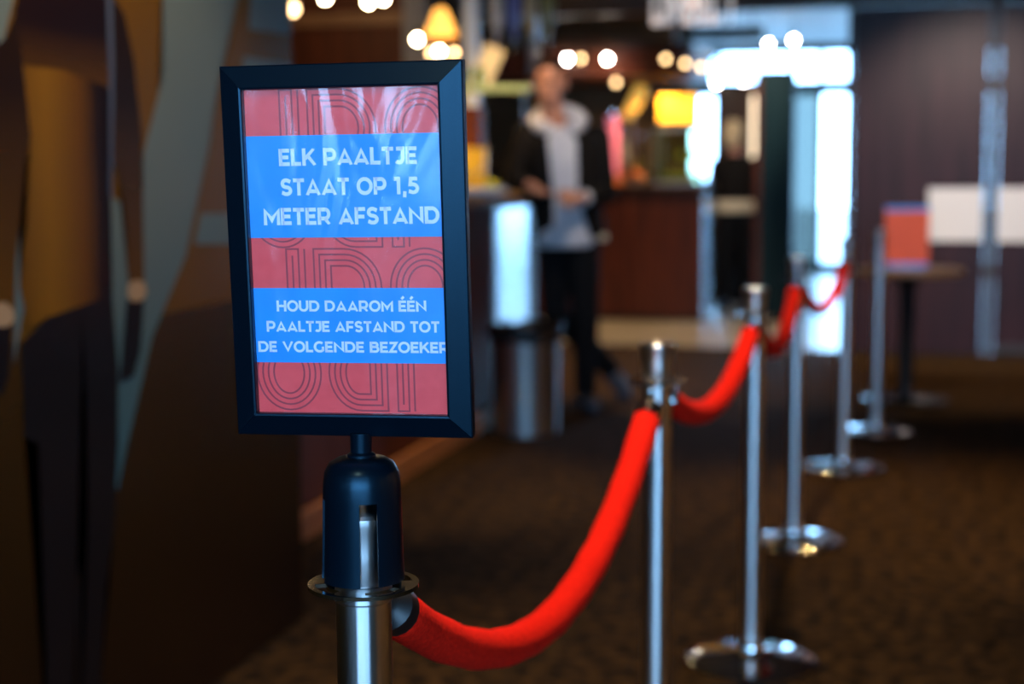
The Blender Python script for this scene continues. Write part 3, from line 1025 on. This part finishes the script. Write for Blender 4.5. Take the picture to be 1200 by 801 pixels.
# ------------------------------------------------------------------ second bar, farther back
bar2 = thing('bar_counter', 'far bar counter with red-brown front facing the posts, lit amber sign above', 'counter', (-2.6, 12.3, 0))
for k in range(5):
    x0 = -4.6 + k * 0.59
    obj('front_panel', rel(box(nb(), x0, x0 + 0.585, 12.2, 12.25, 0.04, 1.04, 0.003), bar2), M['wood_red'], bar2)
obj('end_panel', rel(box(nb(), -1.66, -1.645, 12.2, 12.85, 0.02, 1.04, 0.003), bar2), M['steel'], bar2)['label'] = 'polished steel end panel'
obj('worktop', rel(box(nb(), -4.6, -1.63, 12.14, 12.9, 1.045, 1.085, 0.006), bar2), M['wood_dark'], bar2)
obj('carcass', rel(box(nb(), -4.6, -1.665, 12.255, 12.85, 0, 1.042), bar2), M['wood_dark'], bar2)
# canopy with a rounded corner
cano = thing('bar_canopy', 'dark brown canopy with rounded right end and spotlights, over far bar', 'canopy', (-2.6, 11.8, 1.9))
prof = [(-4.6, 11.6), (-2.3, 11.6)] + [(-2.3 + 0.58 * math.sin(R(a)), 12.2 - 0.6 * math.cos(R(a))) for a in range(10, 91, 10)] + [(-1.72, 13.2), (-4.6, 13.2)]
bm = nb()
prism(bm, prof, lambda x, y: (x, y, 1.92), (0, 0, 0.20))
obj('fascia', rel(bm, cano), M['wood_red'], cano)
bm = nb()
prism(bm, [(x * 1.0 + (0.03 if x > -4 else 0), y - 0.02) for x, y in prof], lambda x, y: (x, y, 2.12), (0, 0, 0.05))
obj('top_moulding', rel(bm, cano), M['wood_dark'], cano)
for x in (-4.2, -2.0):
    bm = nb()
    tube(bm, [(x, 13.0, 2.17), (x, 13.0, CEIL)], 0.015, 10)
    obj('hanger_rod', rel(bm, cano), M['alu'], cano, 'all')

# things on the second bar
t = thing('display_cabinet', 'small glass display cabinet of food at right end of far bar', 'display case', (-1.86, 12.5, 1.085))
for n_, b_ in (('base_tray', (-0.20, 0.20, -0.17, 0.17, 0, 0.03)), ('middle_shelf', (-0.19, 0.19, -0.16, 0.16, 0.20, 0.208)), ('roof_panel', (-0.20, 0.20, -0.17, 0.17, 0.44, 0.46))):
    obj(n_, box(nb(), *b_, 0.002), M['alu'] if n_ != 'middle_shelf' else M['glass_green'], t)
obj('front_glass', box(nb(), -0.20, 0.20, -0.17, -0.165, 0.03, 0.44), M['glass_green'], t)
for sx in (-0.2, 0.19):
    for sy in (-0.165, 0.155):
        obj('corner_post', box(nb(), sx, sx + 0.01, sy, sy + 0.01, 0.03, 0.44), M['alu'], t)
first = None
for k in range(9):
    if first is None:
        bm = nb()
        sphere(bm, (0, 0, 0.034), 0.028, 0.05, 0.034, 14, 8)
        first = obj('bread_roll', bm, M['lime'], None, 'all')
        o = first
    else:
        o = first.copy()
        C.objects.link(o)
    top = k > 5
    o.location = (-2.0 + (k % 6 if not top else k - 6) * (0.058 if not top else 0.08) + (0.14 if top else 0), 12.42 + 0.03 * (k % 2), 1.085 + (0.031 if not top else 0.209))
    od = ('leftmost', 'second from left', 'third from left', 'fourth from left', 'fifth from left', 'rightmost')
    tag(o, '%s yellow-green roll on upper shelf of glass display cabinet' % ('left', 'middle', 'right')[k - 6] if top else 'yellow-green roll on bottom tray of glass display cabinet, %s' % od[k], 'food', 'rolls on the upper cabinet shelf' if top else 'rolls on the cabinet tray')
t = thing('lightbox_sign', 'glowing amber light box on top of the glass display cabinet', 'light box', (-1.885, 12.42, 1.545))
obj('case', box(nb(), -0.165, 0.165, -0.03, 0.05, 0.0, 0.26, 0.004), M['black_plastic'], t)
obj('lit_panel', box(nb(), -0.155, 0.155, -0.036, -0.028, 0.045, 0.252, 0.002), M['lightbox'], t)
t = thing('drink_dispenser', 'tall glowing pink drink column on far bar right of the man', 'dispenser', (-2.42, 12.42, 1.085))
bm = nb()
lathe(bm, [(0, 0), (0.09, 0), (0.09, 0.05), (0.055, 0.07), (0.05, 0.08), (0, 0.08)], 28)
obj('foot', bm, M['orange'], t, True)
bm = nb()
lathe(bm, [(0, 0.08), (0.045, 0.08), (0.05, 0.10), (0.05, 0.56), (0, 0.56)], 28)
obj('lit_cylinder', bm, M['pink'], t, True)
bm = nb()
lathe(bm, [(0, 0.56), (0.055, 0.56), (0.055, 0.59), (0.02, 0.61), (0, 0.61)], 28)
obj('lid', bm, M['chrome'], t, True)
# amber lamp with bent neck
t = thing('bar_lamp', 'amber glowing bent-neck lamp on far bar left of the amber light box', 'lamp', (-2.27, 12.5, 1.085))
bm = nb()
lathe(bm, [(0, 0), (0.07, 0), (0.07, 0.015), (0.012, 0.02), (0.012, 0.05), (0, 0.05)], 24)
obj('base', bm, M['alu'], t, True)
bm = nb()
tube(bm, [(0, 0, 0.04), (0, 0, 0.35), (-0.01, 0, 0.50), (0.0, -0.02, 0.58)], 0.010, 10)
obj('neck', bm, M['alu'], t, 'all')
bm = nb()
tube(bm, [(-0.06, -0.02, 0.54), (0.0, -0.02, 0.63), (0.06, -0.02, 0.74), (0.075, -0.02, 0.80)], [0.045, 0.055, 0.06, 0.04], 18)
obj('lamp_shade', bm, M['amber'], t, 'all')
# bowl of fruit, potted greens
t = thing('fruit_bowl', 'pale bowl on far bar between pink dispenser and display cabinet', 'bowl', (-2.22, 12.32, 1.085))
bm = nb()
lathe(bm, [(0, 0), (0.05, 0), (0.11, 0.06), (0.115, 0.065), (0.105, 0.062), (0.045, 0.012), (0, 0.012)], 28)
obj('bowl_body', bm, M['cream'], t, True)
for k, (dx, dy, dz, lab) in enumerate(((-0.04, 0.0, 0.055, 'left'), (0.045, 0.01, 0.055, 'right'), (0.0, -0.03, 0.095, 'topmost'))):
    bm = nb()
    sphere(bm, (0, 0, 0), 0.038, seg=16, rings=10)
    o = tag(obj('orange_fruit', bm, M['orange'], None, 'all'), '%s orange in the pale bowl on the far bar' % lab, 'fruit', 'oranges in the bowl')
    o.location = (-2.22 + dx, 12.32 + dy, 1.085 + dz)
t = thing('potted_plant', 'olive leafy plant in a small pot on far bar', 'plant', (-2.28, 12.72, 1.085))
bm = nb()
lathe(bm, [(0, 0), (0.05, 0), (0.065, 0.11), (0.058, 0.11), (0.05, 0.09), (0, 0.09)], 20)
obj('pot', bm, M['wood_skirt'], t, True)
leaf = mat('olive_leaf', (0.20, 0.19, 0.03), 0.6)
for k in range(16):
    a, el = k * 2.4, 0.5 + 0.9 * random.random()
    L = 0.15 + 0.06 * random.random()
    d = Vector((math.cos(a) * math.cos(el), math.sin(a) * math.cos(el), math.sin(el)))
    s = d.cross(Vector((0, 0, 1))).normalized()
    bm = nb()
    p0, p1, p2 = Vector((0, 0, 0.09)), Vector((0, 0, 0.09)) + d * L * 0.55, Vector((0, 0, 0.07)) + d * L
    w = 0.028
    v = [bm.verts.new(q) for q in (p0, p1 - s * w, p2, p1 + s * w, p1 + d.cross(s) * 0.006)]
    for q in ((0, 1, 4), (1, 2, 4), (2, 3, 4), (3, 0, 4)):
        bm.faces.new([v[i] for i in q])
    obj('leaf', bm, leaf, t)
bl = ['brown', 'green', 'amber', 'clear', 'dark']
bc = [(0.10, 0.04, 0.015), (0.05, 0.10, 0.03), (0.35, 0.16, 0.02), (0.35, 0.36, 0.34), (0.02, 0.02, 0.02)]
for k in range(5):
    b = thing('bottle', '%s glass bottle standing on the back shelf of the far bar' % bl[k], 'bottle', (-3.05 + 0.16 * k, 13.75, 1.20), group='bottles on the back shelf')
    bm = nb()
    lathe(bm, [(0, 0), (0.036, 0), (0.038, 0.01), (0.038, 0.18), (0.030, 0.21), (0.014, 0.25), (0.013, 0.30), (0, 0.30)], 18)
    obj('bottle_body', bm, mat('bottle_' + bl[k], bc[k], 0.15), b, True)
    bm = nb()
    lathe(bm, [(0, 0.298), (0.015, 0.298), (0.015, 0.325), (0, 0.325)], 12)
    obj('cap', bm, M['chrome'], b, True)
t = thing('wall_shelf', 'dark wooden shelf on wall behind far bar', 'shelf', (-3.0, 13.99, 1.16))
obj('shelf_board', box(nb(), -0.9, 0.55, -0.36, 0.0, 0.0, 0.04, 0.003), M['wood_dark'], t)
for x in (-0.7, 0.4):
    obj('bracket', box(nb(), x, x + 0.03, -0.30, 0.0, -0.12, 0.0), M['alu'], t)
# dark sign box hanging in the hall, letters on the beam
t = thing('hanging_display', 'flat black box hanging from ceiling of the far hall', 'display', (-1.71, 14.0, 2.345))
obj('case', box(nb(), -0.345, 0.345, -0.05, 0.05, 0, 0.12, 0.006), M['black_plastic'], t)
for x in (-0.25, 0.25):
    bm = nb()
    tube(bm, [(x, 0, 0.115), (x, 0, CEIL - 2.345)], 0.008, 8)
    obj('rod', bm, M['black_plastic'], t, 'all')
lt = thing('beam_lettering', 'blurred pale capital letters mounted on the beam over the passage', 'sign', (-1.49, 10.41, 2.31))
s_ = 'LIMBEL I'
wd = line_width(s_)
x = 0.0
for c in s_:
    adv, strokes = GL[c]
    if strokes:
        bm = nb()
        for st in strokes:
            ribbon(bm, st, 0.22, lambda a, b, x=x: (-0.27 + 0.54 * (x + a) / wd, 0, -0.13 + 0.26 * min(1, max(0, b))))
        thick('letter', bm, 0.03, M['letters'], lt)
    x += adv + 0.06
# the letters are carried by a slim rail
obj('rail', box(nb(), -0.28, 0.28, 0.03, 0.045, -0.02, 0.12), M['wood_dark'], lt)

t = thing('tube_lamp', 'upright glowing wall lamp behind the second person', 'lamp', (-1.405, 13.88, 1.28))
obj('back_plate', box(nb(), -0.055, 0.055, 0.03, 0.065, -0.03, 0.62, 0.004), M['wood_cornice'], t)
bm = nb()
lathe(bm, [(0, 0), (0.035, 0.01), (0.045, 0.03), (0.045, 0.56), (0.035, 0.58), (0, 0.59)], 20)
obj('glass_tube', bm, M['tube'], t, True)

# ------------------------------------------------------------------ small lamps hanging all over the bars
BL = [((-1.80, 4.30, 1.712), 'bulb_dim', 'dim warm bulb by the end of mural wall, leftmost of all'),
      ((-2.763, 7.0, 2.05), 'bulb', 'warm bulb at the top edge left of the poster top, leftmost of three'),
      ((-2.544, 7.0, 2.023), 'bulb', 'warm bulb at the top edge above poster, middle of three'),
      ((-2.541, 7.2, 2.059), 'bulb', 'warm bulb at the top edge above poster, right of three'),
      ((-2.633, 8.0, 1.926), 'bulb', 'warm bulb just above the upper right of the poster frame'),
      ((-2.650, 8.3, 1.876), 'bulb_dim', 'dim bulb of the close pair right above poster frame, left one'),
      ((-2.665, 8.5, 1.898), 'bulb', 'bright bulb of the close pair right above poster frame'),
      ((-2.609, 8.6, 1.894), 'bulb_dim', 'dim bulb touching the top right poster corner, below orange lamp'),
      ((-2.582, 11.45, 2.04), 'bulb_white', 'bright bulb right of the man\'s head, first along the canopy'),
      ((-2.500, 11.55, 2.05), 'bulb_dim', 'dim bulb beside first bright canopy bulb'),
      ((-2.278, 11.45, 2.035), 'bulb_white', 'bright bulb second along the canopy'),
      ((-2.316, 12.0, 1.89), 'bulb_dim', 'dim bulb under the second bright canopy bulb'),
      ((-1.845, 11.5, 2.029), 'bulb_dim', 'amber bulb before the rounded canopy corner, left of two'),
      ((-1.720, 11.65, 2.002), 'bulb_dim', 'amber bulb before the rounded canopy corner, right of two'),
      ((-1.640, 11.95, 1.992), 'bulb_dim', 'amber bulb off the right end of the canopy'),
      ((-1.735, 13.6, 1.95), 'bulb_white', 'white bulb above second person\'s head'),
      ((-1.65, 15.0, 2.023), 'bulb_white', 'white bulb beyond partition, right above the second person'),
      ((-1.344, 14.2, 2.321), 'bulb_white', 'white bulb right of the black hanging box'),
      ((-1.066, 13.5, 2.298), 'bulb_white', 'upper of the two white bulbs near the glass front'),
      ((-1.181, 15.0, 2.247), 'bulb_white', 'lower of the two white bulbs near the glass front')]
for (loc, mk, lab) in BL:
    t = thing('pendant_bulb', lab, 'lamp', loc, group='small bulbs over the bars')
    bm = nb()
    r_ = 0.017 if mk == 'bulb_white' else 0.018
    sphere(bm, (0, 0, 0), r_, r_, r_ * 1.15, 14, 10)
    obj('bulb', bm, M[mk], t, 'all')
    bm = nb()
    lathe(bm, [(0, 0.018), (0.013, 0.018), (0.013, 0.055), (0.004, 0.06), (0, 0.06)], 12)
    obj('socket', bm, M['black_plastic'], t, True)
    top = CEIL if not (-4.6 < loc[0] < -1.73 and 11.6 < loc[1] < 13.2) else 1.92
    if top - loc[2] > 0.06:
        bm = nb()
        tube(bm, [(0, 0, 0.055), (0, 0, top - loc[2])], 0.0025, 6)
        obj('cord', bm, M['black_plastic'], t, 'all')

# ------------------------------------------------------------------ notices on the doors, table with card
for x0, x1, lab in ((0.06, 0.401, 'blank white square notice on the left door, beside the metal post'), (0.498, 0.84, 'blank white square notice on the right door, at frame edge')):
    o = tag(obj('paper_notice', box(nb(), x0, x1, -0.006, -0.0005, 0.742, 1.089, 0.001), M['white_paper']), lab, 'notice', 'white notices on the doors')
    o.location = (0, 10.45, 0)
t = thing('pedestal_table', 'small round wooden table on black column before the dark doors', 'table', (-0.045, 8.30, 0))
bm = nb()
lathe(bm, [(0, 0.672), (0.27, 0.672), (0.285, 0.678), (0.288, 0.69), (0.285, 0.702), (0, 0.704)], 56)
obj('tabletop', bm, M['wood_top'], t, True)
bm = nb()
lathe(bm, [(0, 0.02), (0.04, 0.02), (0.04, 0.60), (0.06, 0.64), (0.10, 0.672), (0, 0.672)], 28)
obj('column', bm, M['black_plastic'], t, True)
bm = nb()
lathe(bm, [(0, 0), (0.225, 0), (0.228, 0.008), (0.22, 0.014), (0.12, 0.022), (0.05, 0.035), (0, 0.035)], 48)
obj('foot_plate', bm, mat('black_metal_foot', (0.012, 0.012, 0.012), 0.25, 0.6), t, True)
t = thing('table_poster', 'small red poster with blue edges standing on the round table', 'sign', (-0.055, 8.25, 0.704), (0, 0, R(8)))
bm = nb()
box(bm, -0.113, 0.113, -0.004, 0.004, 0.0, 0.325, 0.0015)
c_ = obj('sheet', bm, mat('table_poster_red', (0.85, 0.11, 0.03), 0.5), t)
obj('top_band', box(nb(), -0.112, 0.112, -0.0052, -0.0042, 0.300, 0.323), M['print_blue'], t)
obj('bottom_band', box(nb(), -0.112, 0.112, -0.0052, -0.0042, 0.008, 0.030), M['print_blue'], t)
obj('holder_foot', box(nb(), -0.09, 0.09, -0.04, 0.04, 0.0, 0.006, 0.002), M['alu'], t)

# ------------------------------------------------------------------ waste bin
t = thing('waste_bin', 'round steel waste bin with black bag at the bar foot', 'bin', (-1.765, 6.93, 0))
bm = nb()
lathe(bm, [(0, 0), (0.150, 0), (0.153, 0.006), (0.157, 0.46), (0.161, 0.465), (0.161, 0.475), (0.150, 0.475), (0.145, 0.02), (0, 0.02)], 48)
obj('body', bm, M['bin_steel'], t, True)
bm = nb()
seg = 48
rings = []
for r_, z_ in ((0.120, 0.30), (0.146, 0.44), (0.152, 0.500), (0.158, 0.515), (0.168, 0.505), (0.170, 0.47), (0.168, 0.44)):
    rg = []
    for j in range(seg):
        a = 2 * PI * j / seg
        n_ = noise.noise((math.cos(a) * 3, math.sin(a) * 3, z_ * 9)) * 0.014
        rg.append(bm.verts.new(((r_ + n_) * math.cos(a), (r_ + n_) * math.sin(a), z_ + n_ * 2.2)))
    rings.append(rg)
for a_, b_ in zip(rings, rings[1:]):
    for j in range(seg):
        bm.faces.new((a_[j], a_[(j + 1) % seg], b_[(j + 1) % seg], b_[j]))
thick('bin_bag', bm, 0.003, M['black_plastic'], t)


# ------------------------------------------------------------------ people
def caps(bm, pts, rad, seg=14):
    """chain of tapered limb segments with round joints"""
    for i, (p, r_) in enumerate(zip(pts, rad)):
        sphere(bm, p, r_, seg=seg, rings=9)
        if i:
            tube(bm, [pts[i - 1], p], [rad[i - 1], r_], seg)


def loft(bm, rings, seg=28, a0=0.0, a1=360.0, close=True):
    """rings: (cx, cy, z, rx, ry)"""
    full = abs(a1 - a0 - 360) < 1e-6
    cnt = seg if full else seg + 1
    R_ = []
    for cx, cy, z, rx, ry in rings:
        R_.append([bm.verts.new((cx + rx * math.cos(R(a0 + (a1 - a0) * j / seg)), cy + ry * math.sin(R(a0 + (a1 - a0) * j / seg)), z)) for j in range(cnt)])
    for a, b in zip(R_, R_[1:]):
        for j in range(seg):
            k = (j + 1) % cnt
            bm.faces.new((a[j], a[k], b[k], b[j]))
    if close and full:
        bm.faces.new(R_[0])
        bm.faces.new(R_[-1])


def hand(bm, wrist, d, up, curl, s=1.0, side=1):
    """palm, four unequal fingers with bent knuckles and a side thumb; d = pointing way, up = back of hand"""
    d, up = Vector(d).normalized(), Vector(up)
    up = (up - d * up.dot(d)).normalized()
    sd = d.cross(up) * side
    w = Vector(wrist)
    caps(bm, [w, w + d * 0.03 * s, w + d * 0.085 * s], [0.026 * s, 0.028 * s, 0.026 * s], 12)
    for k in (-1, 0, 1):
        sphere(bm, w + d * 0.06 * s + sd * 0.022 * k * s, 0.021 * s, seg=12, rings=8)
    for k, (L, off) in enumerate(((0.070, 0.033), (0.080, 0.011), (0.075, -0.011), (0.058, -0.032))):
        p = w + d * 0.082 * s + sd * off * s
        pts = [p]
        dirv = d.copy()
        for q in range(3):
            rot = Matrix.Rotation(curl * (0.6 + 0.2 * q), 3, d.cross(up))
            dirv = rot @ dirv if q or curl else dirv
            p = p + dirv * L * s * (0.42, 0.32, 0.26)[q]
            pts.append(p)
        caps(bm, pts, [0.0105 * s, 0.0098 * s, 0.009 * s, 0.008 * s], 10)
    p = w + d * 0.028 * s + sd * 0.030 * s
    q = p + (d * 0.6 + sd * 0.7 - up * 0.3).normalized() * 0.042 * s
    caps(bm, [p, q, q + (d * 0.9 + sd * 0.15 - up * 0.3).normalized() * 0.034 * s], [0.014 * s, 0.0115 * s, 0.0095 * s], 10)


def head(bm, c, yaw, s=1.0):
    """skull, jaw, nose, ears, brow; faces -y turned by yaw"""
    m = Matrix.Translation(c) @ Matrix.Rotation(yaw, 4, 'Z')

    def e(p, rx, ry, rz):
        sphere(bm, m @ Vector([q * s for q in p]), rx * s, ry * s, rz * s, rot=(0, 0, yaw))
    e((0, 0.012, 0.035), 0.074, 0.092, 0.085)
    e((0, -0.02, -0.035), 0.060, 0.068, 0.075)
    e((0, -0.050, -0.085), 0.032, 0.034, 0.026)
    e((0, -0.083, 0.022), 0.040, 0.012, 0.014)
    e((0, -0.092, -0.005), 0.010, 0.014, 0.026)
    e((0, -0.101, -0.022), 0.014, 0.014, 0.011)
    e((0, -0.080, -0.052), 0.024, 0.014, 0.007)
    e((0, -0.080, -0.064), 0.021, 0.014, 0.008)
    e((-0.075, 0.015, 0.0), 0.010, 0.022, 0.032)
    e((0.075, 0.015, 0.0), 0.010, 0.022, 0.032)
    return m


# --- man leaning on the bar (local x = to his left, y = away from the camera)
man = thing('person', 'person in black jacket over pale hoodie leaning on bar, legs crossed', 'person', (-1.768, 7.64, 0), (0, 0, R(14.8)))
hc = Vector((-0.045, -0.03, 1.655))
RW, LWr = Vector((-0.155, -0.085, 1.150)), Vector((0.105, -0.20, 1.085))     # wrists
RE, LE = Vector((-0.225, 0.035, 1.175)), Vector((0.235, 0.00, 1.105))         # elbows
RS, LS = Vector((-0.160, 0.02, 1.395)), Vector((0.195, 0.02, 1.385))
hipS, kneeS, ankS = Vector((0.115, 0, 0.90)), Vector((0.135, -0.03, 0.49)), Vector((0.135, -0.01, 0.075))
hipC, kneeC, ankC = Vector((-0.025, 0.02, 0.90)), Vector((-0.015, 0.07, 0.49)), Vector((0.285, 0.24, 0.165))
bm = nb()
hm = head(bm, hc, R(-14))
caps(bm, [hc + Vector((0.005, 0.02, -0.08)), Vector((-0.01, 0.015, 1.42))], [0.052, 0.060])
loft(bm, [(0.045, 0.0, 0.86, 0.145, 0.095), (0.04, 0.0, 0.95, 0.15, 0.10), (0.025, 0, 1.08, 0.135, 0.09), (0.015, 0, 1.25, 0.16, 0.105), (0.015, 0.01, 1.36, 0.165, 0.095), (0.01, 0.015, 1.43, 0.09, 0.06)])
caps(bm, [RS, RE, RW], [0.055, 0.043, 0.029])
caps(bm, [LS, LE, LWr], [0.055, 0.043, 0.029])
hand(bm, RW, (0.55, -0.55, -0.30), (0.1, -0.1, 1), 0.22, 1.0, -1)
hand(bm, LWr, (-0.80, -0.42, -0.10), (0.1, -0.9, 0.5), 0.5, 1.0, 1)
caps(bm, [hipS, kneeS, ankS], [0.085, 0.058, 0.040])
caps(bm, [hipC, kneeC, ankC], [0.085, 0.058, 0.040])
fuse('body', bm, 0.0065, M['skin'], man, 2)
# hair
bm = nb()
for p, rx, ry, rz in (((0, 0.025, 0.060), 0.080, 0.090, 0.076), ((0, 0.055, 0.010), 0.072, 0.062, 0.075), ((0.0, -0.035, 0.105), 0.060, 0.055, 0.030), ((-0.03, -0.055, 0.098), 0.035, 0.035, 0.022)):
    sphere(bm, hm @ Vector(p), rx, ry, rz)
fuse('hair', bm, 0.009, M['hair'], man, 2)
for sx in (-1, 1):
    bm = nb()
    sphere(bm, hm @ Vector((0.030 * sx, -0.082, 0.006)), 0.011, 0.008, 0.008, 12, 8)
    obj('eye', bm, M['eye'], man, 'all')
# hoodie: torso, hood collar, cuffs
bm = nb()
loft(bm, [(0.045, -0.005, 0.835, 0.150, 0.118), (0.045, -0.005, 0.87, 0.158, 0.126), (0.03, -0.01, 1.05, 0.150, 0.118), (0.015, -0.01, 1.25, 0.168, 0.125), (0.015, 0.0, 1.37, 0.165, 0.110), (0.0, 0.01, 1.44, 0.09, 0.075)])
fuse('hoodie', bm, 0.010, M['hoodie'], man, 3)
bm = nb()
n = 22
pts, rad = [], []
for k in range(n + 1):
    a = R(-68 + (360 - 44) * k / n)
    pts.append(Vector((-0.002 + 0.110 * math.cos(a), 0.015 + 0.095 * math.sin(a), 1.455 + 0.045 * math.sin(a) + 0.015)))
    rad.append(0.036 + 0.012 * math.sin(PI * k / n))
tube(bm, pts, rad, 12)
fuse('hood', bm, 0.010, M['hoodie'], man, 2)
for w_, e_ in ((RW, RE), (LWr, LE)):
    bm = nb()
    dd = (w_ - e_).normalized()
    tube(bm, [w_ - dd * 0.045, w_ - dd * 0.005], [0.041, 0.038], 16)
    obj('hoodie_cuff', bm, M['hoodie'], man, True)
# jacket: open shell and sleeves
bm = nb()
rg = [(0.060, 0.01, 0.885, 0.182, 0.138, 34), (0.050, 0.0, 0.98, 0.180, 0.138, 27), (0.03, 0.0, 1.10, 0.180, 0.138, 21), (0.02, 0.0, 1.27, 0.193, 0.142, 22), (0.015, 0.01, 1.37, 0.188, 0.126, 24), (0.008, 0.015, 1.425, 0.130, 0.098, 26)]
rows = []
for cx, cy, z, rx, ry, g_ in rg:
    rows.append([bm.verts.new((cx + rx * math.cos(R(-90 + g_ + (360 - 2 * g_) * j / 32)), cy + ry * math.sin(R(-90 + g_ + (360 - 2 * g_) * j / 32)), z)) for j in range(33)])
for a_, b_ in zip(rows, rows[1:]):
    for j in range(32):
        bm.faces.new((a_[j], a_[j + 1], b_[j + 1], b_[j]))
me_ = thick('jacket', bm, 0.022, M['jacket'], man)
bm = nb()
caps(bm, [RS, RE, RE.lerp(RW, 0.80)], [0.074, 0.060, 0.047])
fuse('sleeve', bm, 0.010, M['jacket'], man, 3)
bm = nb()
caps(bm, [LS, LE, LE.lerp(LWr, 0.76)], [0.074, 0.060, 0.047])
fuse('sleeve', bm, 0.010, M['jacket'], man, 3)
bm = nb()
box(bm, 0.19, 0.245, -0.07, 0.05, 0.868, 0.905, 0.012)
obj('hem_band', bm, M['cream'], man, True)['label'] = 'cream band at jacket hem'
# trousers
bm = nb()
loft(bm, [(0.045, 0.0, 0.82, 0.150, 0.105), (0.045, 0.0, 0.92, 0.152, 0.108), (0.04, 0, 0.99, 0.145, 0.10)])
caps(bm, [hipS, kneeS, ankS + Vector((0, 0, 0.02))], [0.095, 0.070, 0.056])
caps(bm, [hipC, kneeC, ankC + Vector((-0.012, -0.005, 0.015))], [0.095, 0.070, 0.056])
fuse('trousers', bm, 0.010, M['trousers'], man, 3)


def shoe(name, heel, toe, m, parent):
    heel, toe = Vector(heel), Vector(toe)
    bm = nb()
    mid = heel.lerp(toe, 0.5)
    caps(bm, [heel, mid, toe], [0.042, 0.043, 0.036])
    sphere(bm, heel + Vector((0, 0, 0.04)), 0.043, 0.046, 0.045)
    for v in bm.verts:
        v.co.z = max(v.co.z, 0.002)
    return fuse(name, bm, 0.009, m, parent, 2)


shoe('shoe', (0.135, 0.0, 0.04), (0.165, -0.17, 0.036), M['shoe'], man)
bm = nb()
caps(bm, [ankC + Vector((0, 0, -0.02)), Vector((0.325, 0.215, 0.10)), Vector((0.355, 0.18, 0.041))], [0.046, 0.045, 0.038])
fuse('shoe', bm, 0.009, M['shoe'], man, 2)

# --- second person, seen from behind by the far bar
wom = thing('person', 'person with pale hair and black jacket standing by far bar, seen from behind', 'person', (-1.50, 13.15, 0), (0, 0, R(14.8)))
hc2 = Vector((-0.03, 0.0, 1.50))
bm = nb()
hm2 = head(bm, hc2, R(160), 0.95)
caps(bm, [hc2 + Vector((0, 0, -0.07)), Vector((0, 0, 1.28))], [0.048, 0.055])
loft(bm, [(0, 0, 0.76, 0.15, 0.10), (0, 0, 0.86, 0.155, 0.105), (0, 0, 0.98, 0.12, 0.085), (0, 0, 1.14, 0.145, 0.10), (0, 0, 1.24, 0.15, 0.085), (0, 0, 1.30, 0.08, 0.055)])
for sx in (-1, 1):
    sh, el, wr = Vector((0.16 * sx, 0.0, 1.245)), Vector((0.215 * sx, 0.02, 1.00)), Vector((0.17 * sx, 0.17, 0.95))
    caps(bm, [sh, el, wr], [0.050, 0.040, 0.027])
    hand(bm, wr, (-0.35 * sx, 0.8, -0.2), (0, 0, 1), 0.35, 0.92, sx)
    caps(bm, [Vector((0.075 * sx, 0, 0.80)), Vector((0.085 * sx, 0.0, 0.43)), Vector((0.085 * sx, 0.02, 0.07))], [0.085, 0.056, 0.038])
fuse('body', bm, 0.008, M['skin'], wom, 2)
bm = nb()
for p, rx, ry, rz in (((0, 0.03, 0.045), 0.086, 0.092, 0.082), ((0, 0.06, -0.03), 0.078, 0.06, 0.085), ((0, -0.03, 0.095), 0.06, 0.06, 0.03)):
    sphere(bm, hm2 @ Vector([q * 0.95 for q in p]), rx, ry, rz)
fuse('hair', bm, 0.009, M['blond'], wom, 2)
bm = nb()
loft(bm, [(0, 0, 0.94, 0.172, 0.128), (0, 0, 1.02, 0.165, 0.120), (0, 0, 1.15, 0.172, 0.125), (0, 0, 1.25, 0.165, 0.108), (0, 0, 1.33, 0.085, 0.075)])
for sx in (-1, 1):
    sh, el, wr = Vector((0.16 * sx, 0.0, 1.245)), Vector((0.215 * sx, 0.02, 1.00)), Vector((0.17 * sx, 0.17, 0.95))
    caps(bm, [sh, el, el.lerp(wr, 0.9)], [0.068, 0.055, 0.042])
fuse('jacket', bm, 0.011, M['jacket'], wom, 3)
bm = nb()
loft(bm, [(0, 0, 0.845, 0.175, 0.128), (0, 0, 0.86, 0.182, 0.134), (0, 0, 0.935, 0.178, 0.130), (0, 0, 0.95, 0.168, 0.122)])
fuse('hem_band', bm, 0.010, M['cream'], wom, 2)['label'] = 'cream band below the jacket'
bm = nb()
loft(bm, [(0, 0, 0.73, 0.155, 0.105), (0, 0, 0.86, 0.162, 0.112)])
for sx in (-1, 1):
    caps(bm, [Vector((0.075 * sx, 0, 0.78)), Vector((0.085 * sx, 0.0, 0.43)), Vector((0.085 * sx, 0.02, 0.09))], [0.095, 0.068, 0.055])
fuse('trousers', bm, 0.011, M['trousers'], wom, 3)
for sx in (-1, 1):
    shoe('shoe', (0.085 * sx, 0.0, 0.04), (0.10 * sx, 0.16, 0.036), M['shoe'], wom)
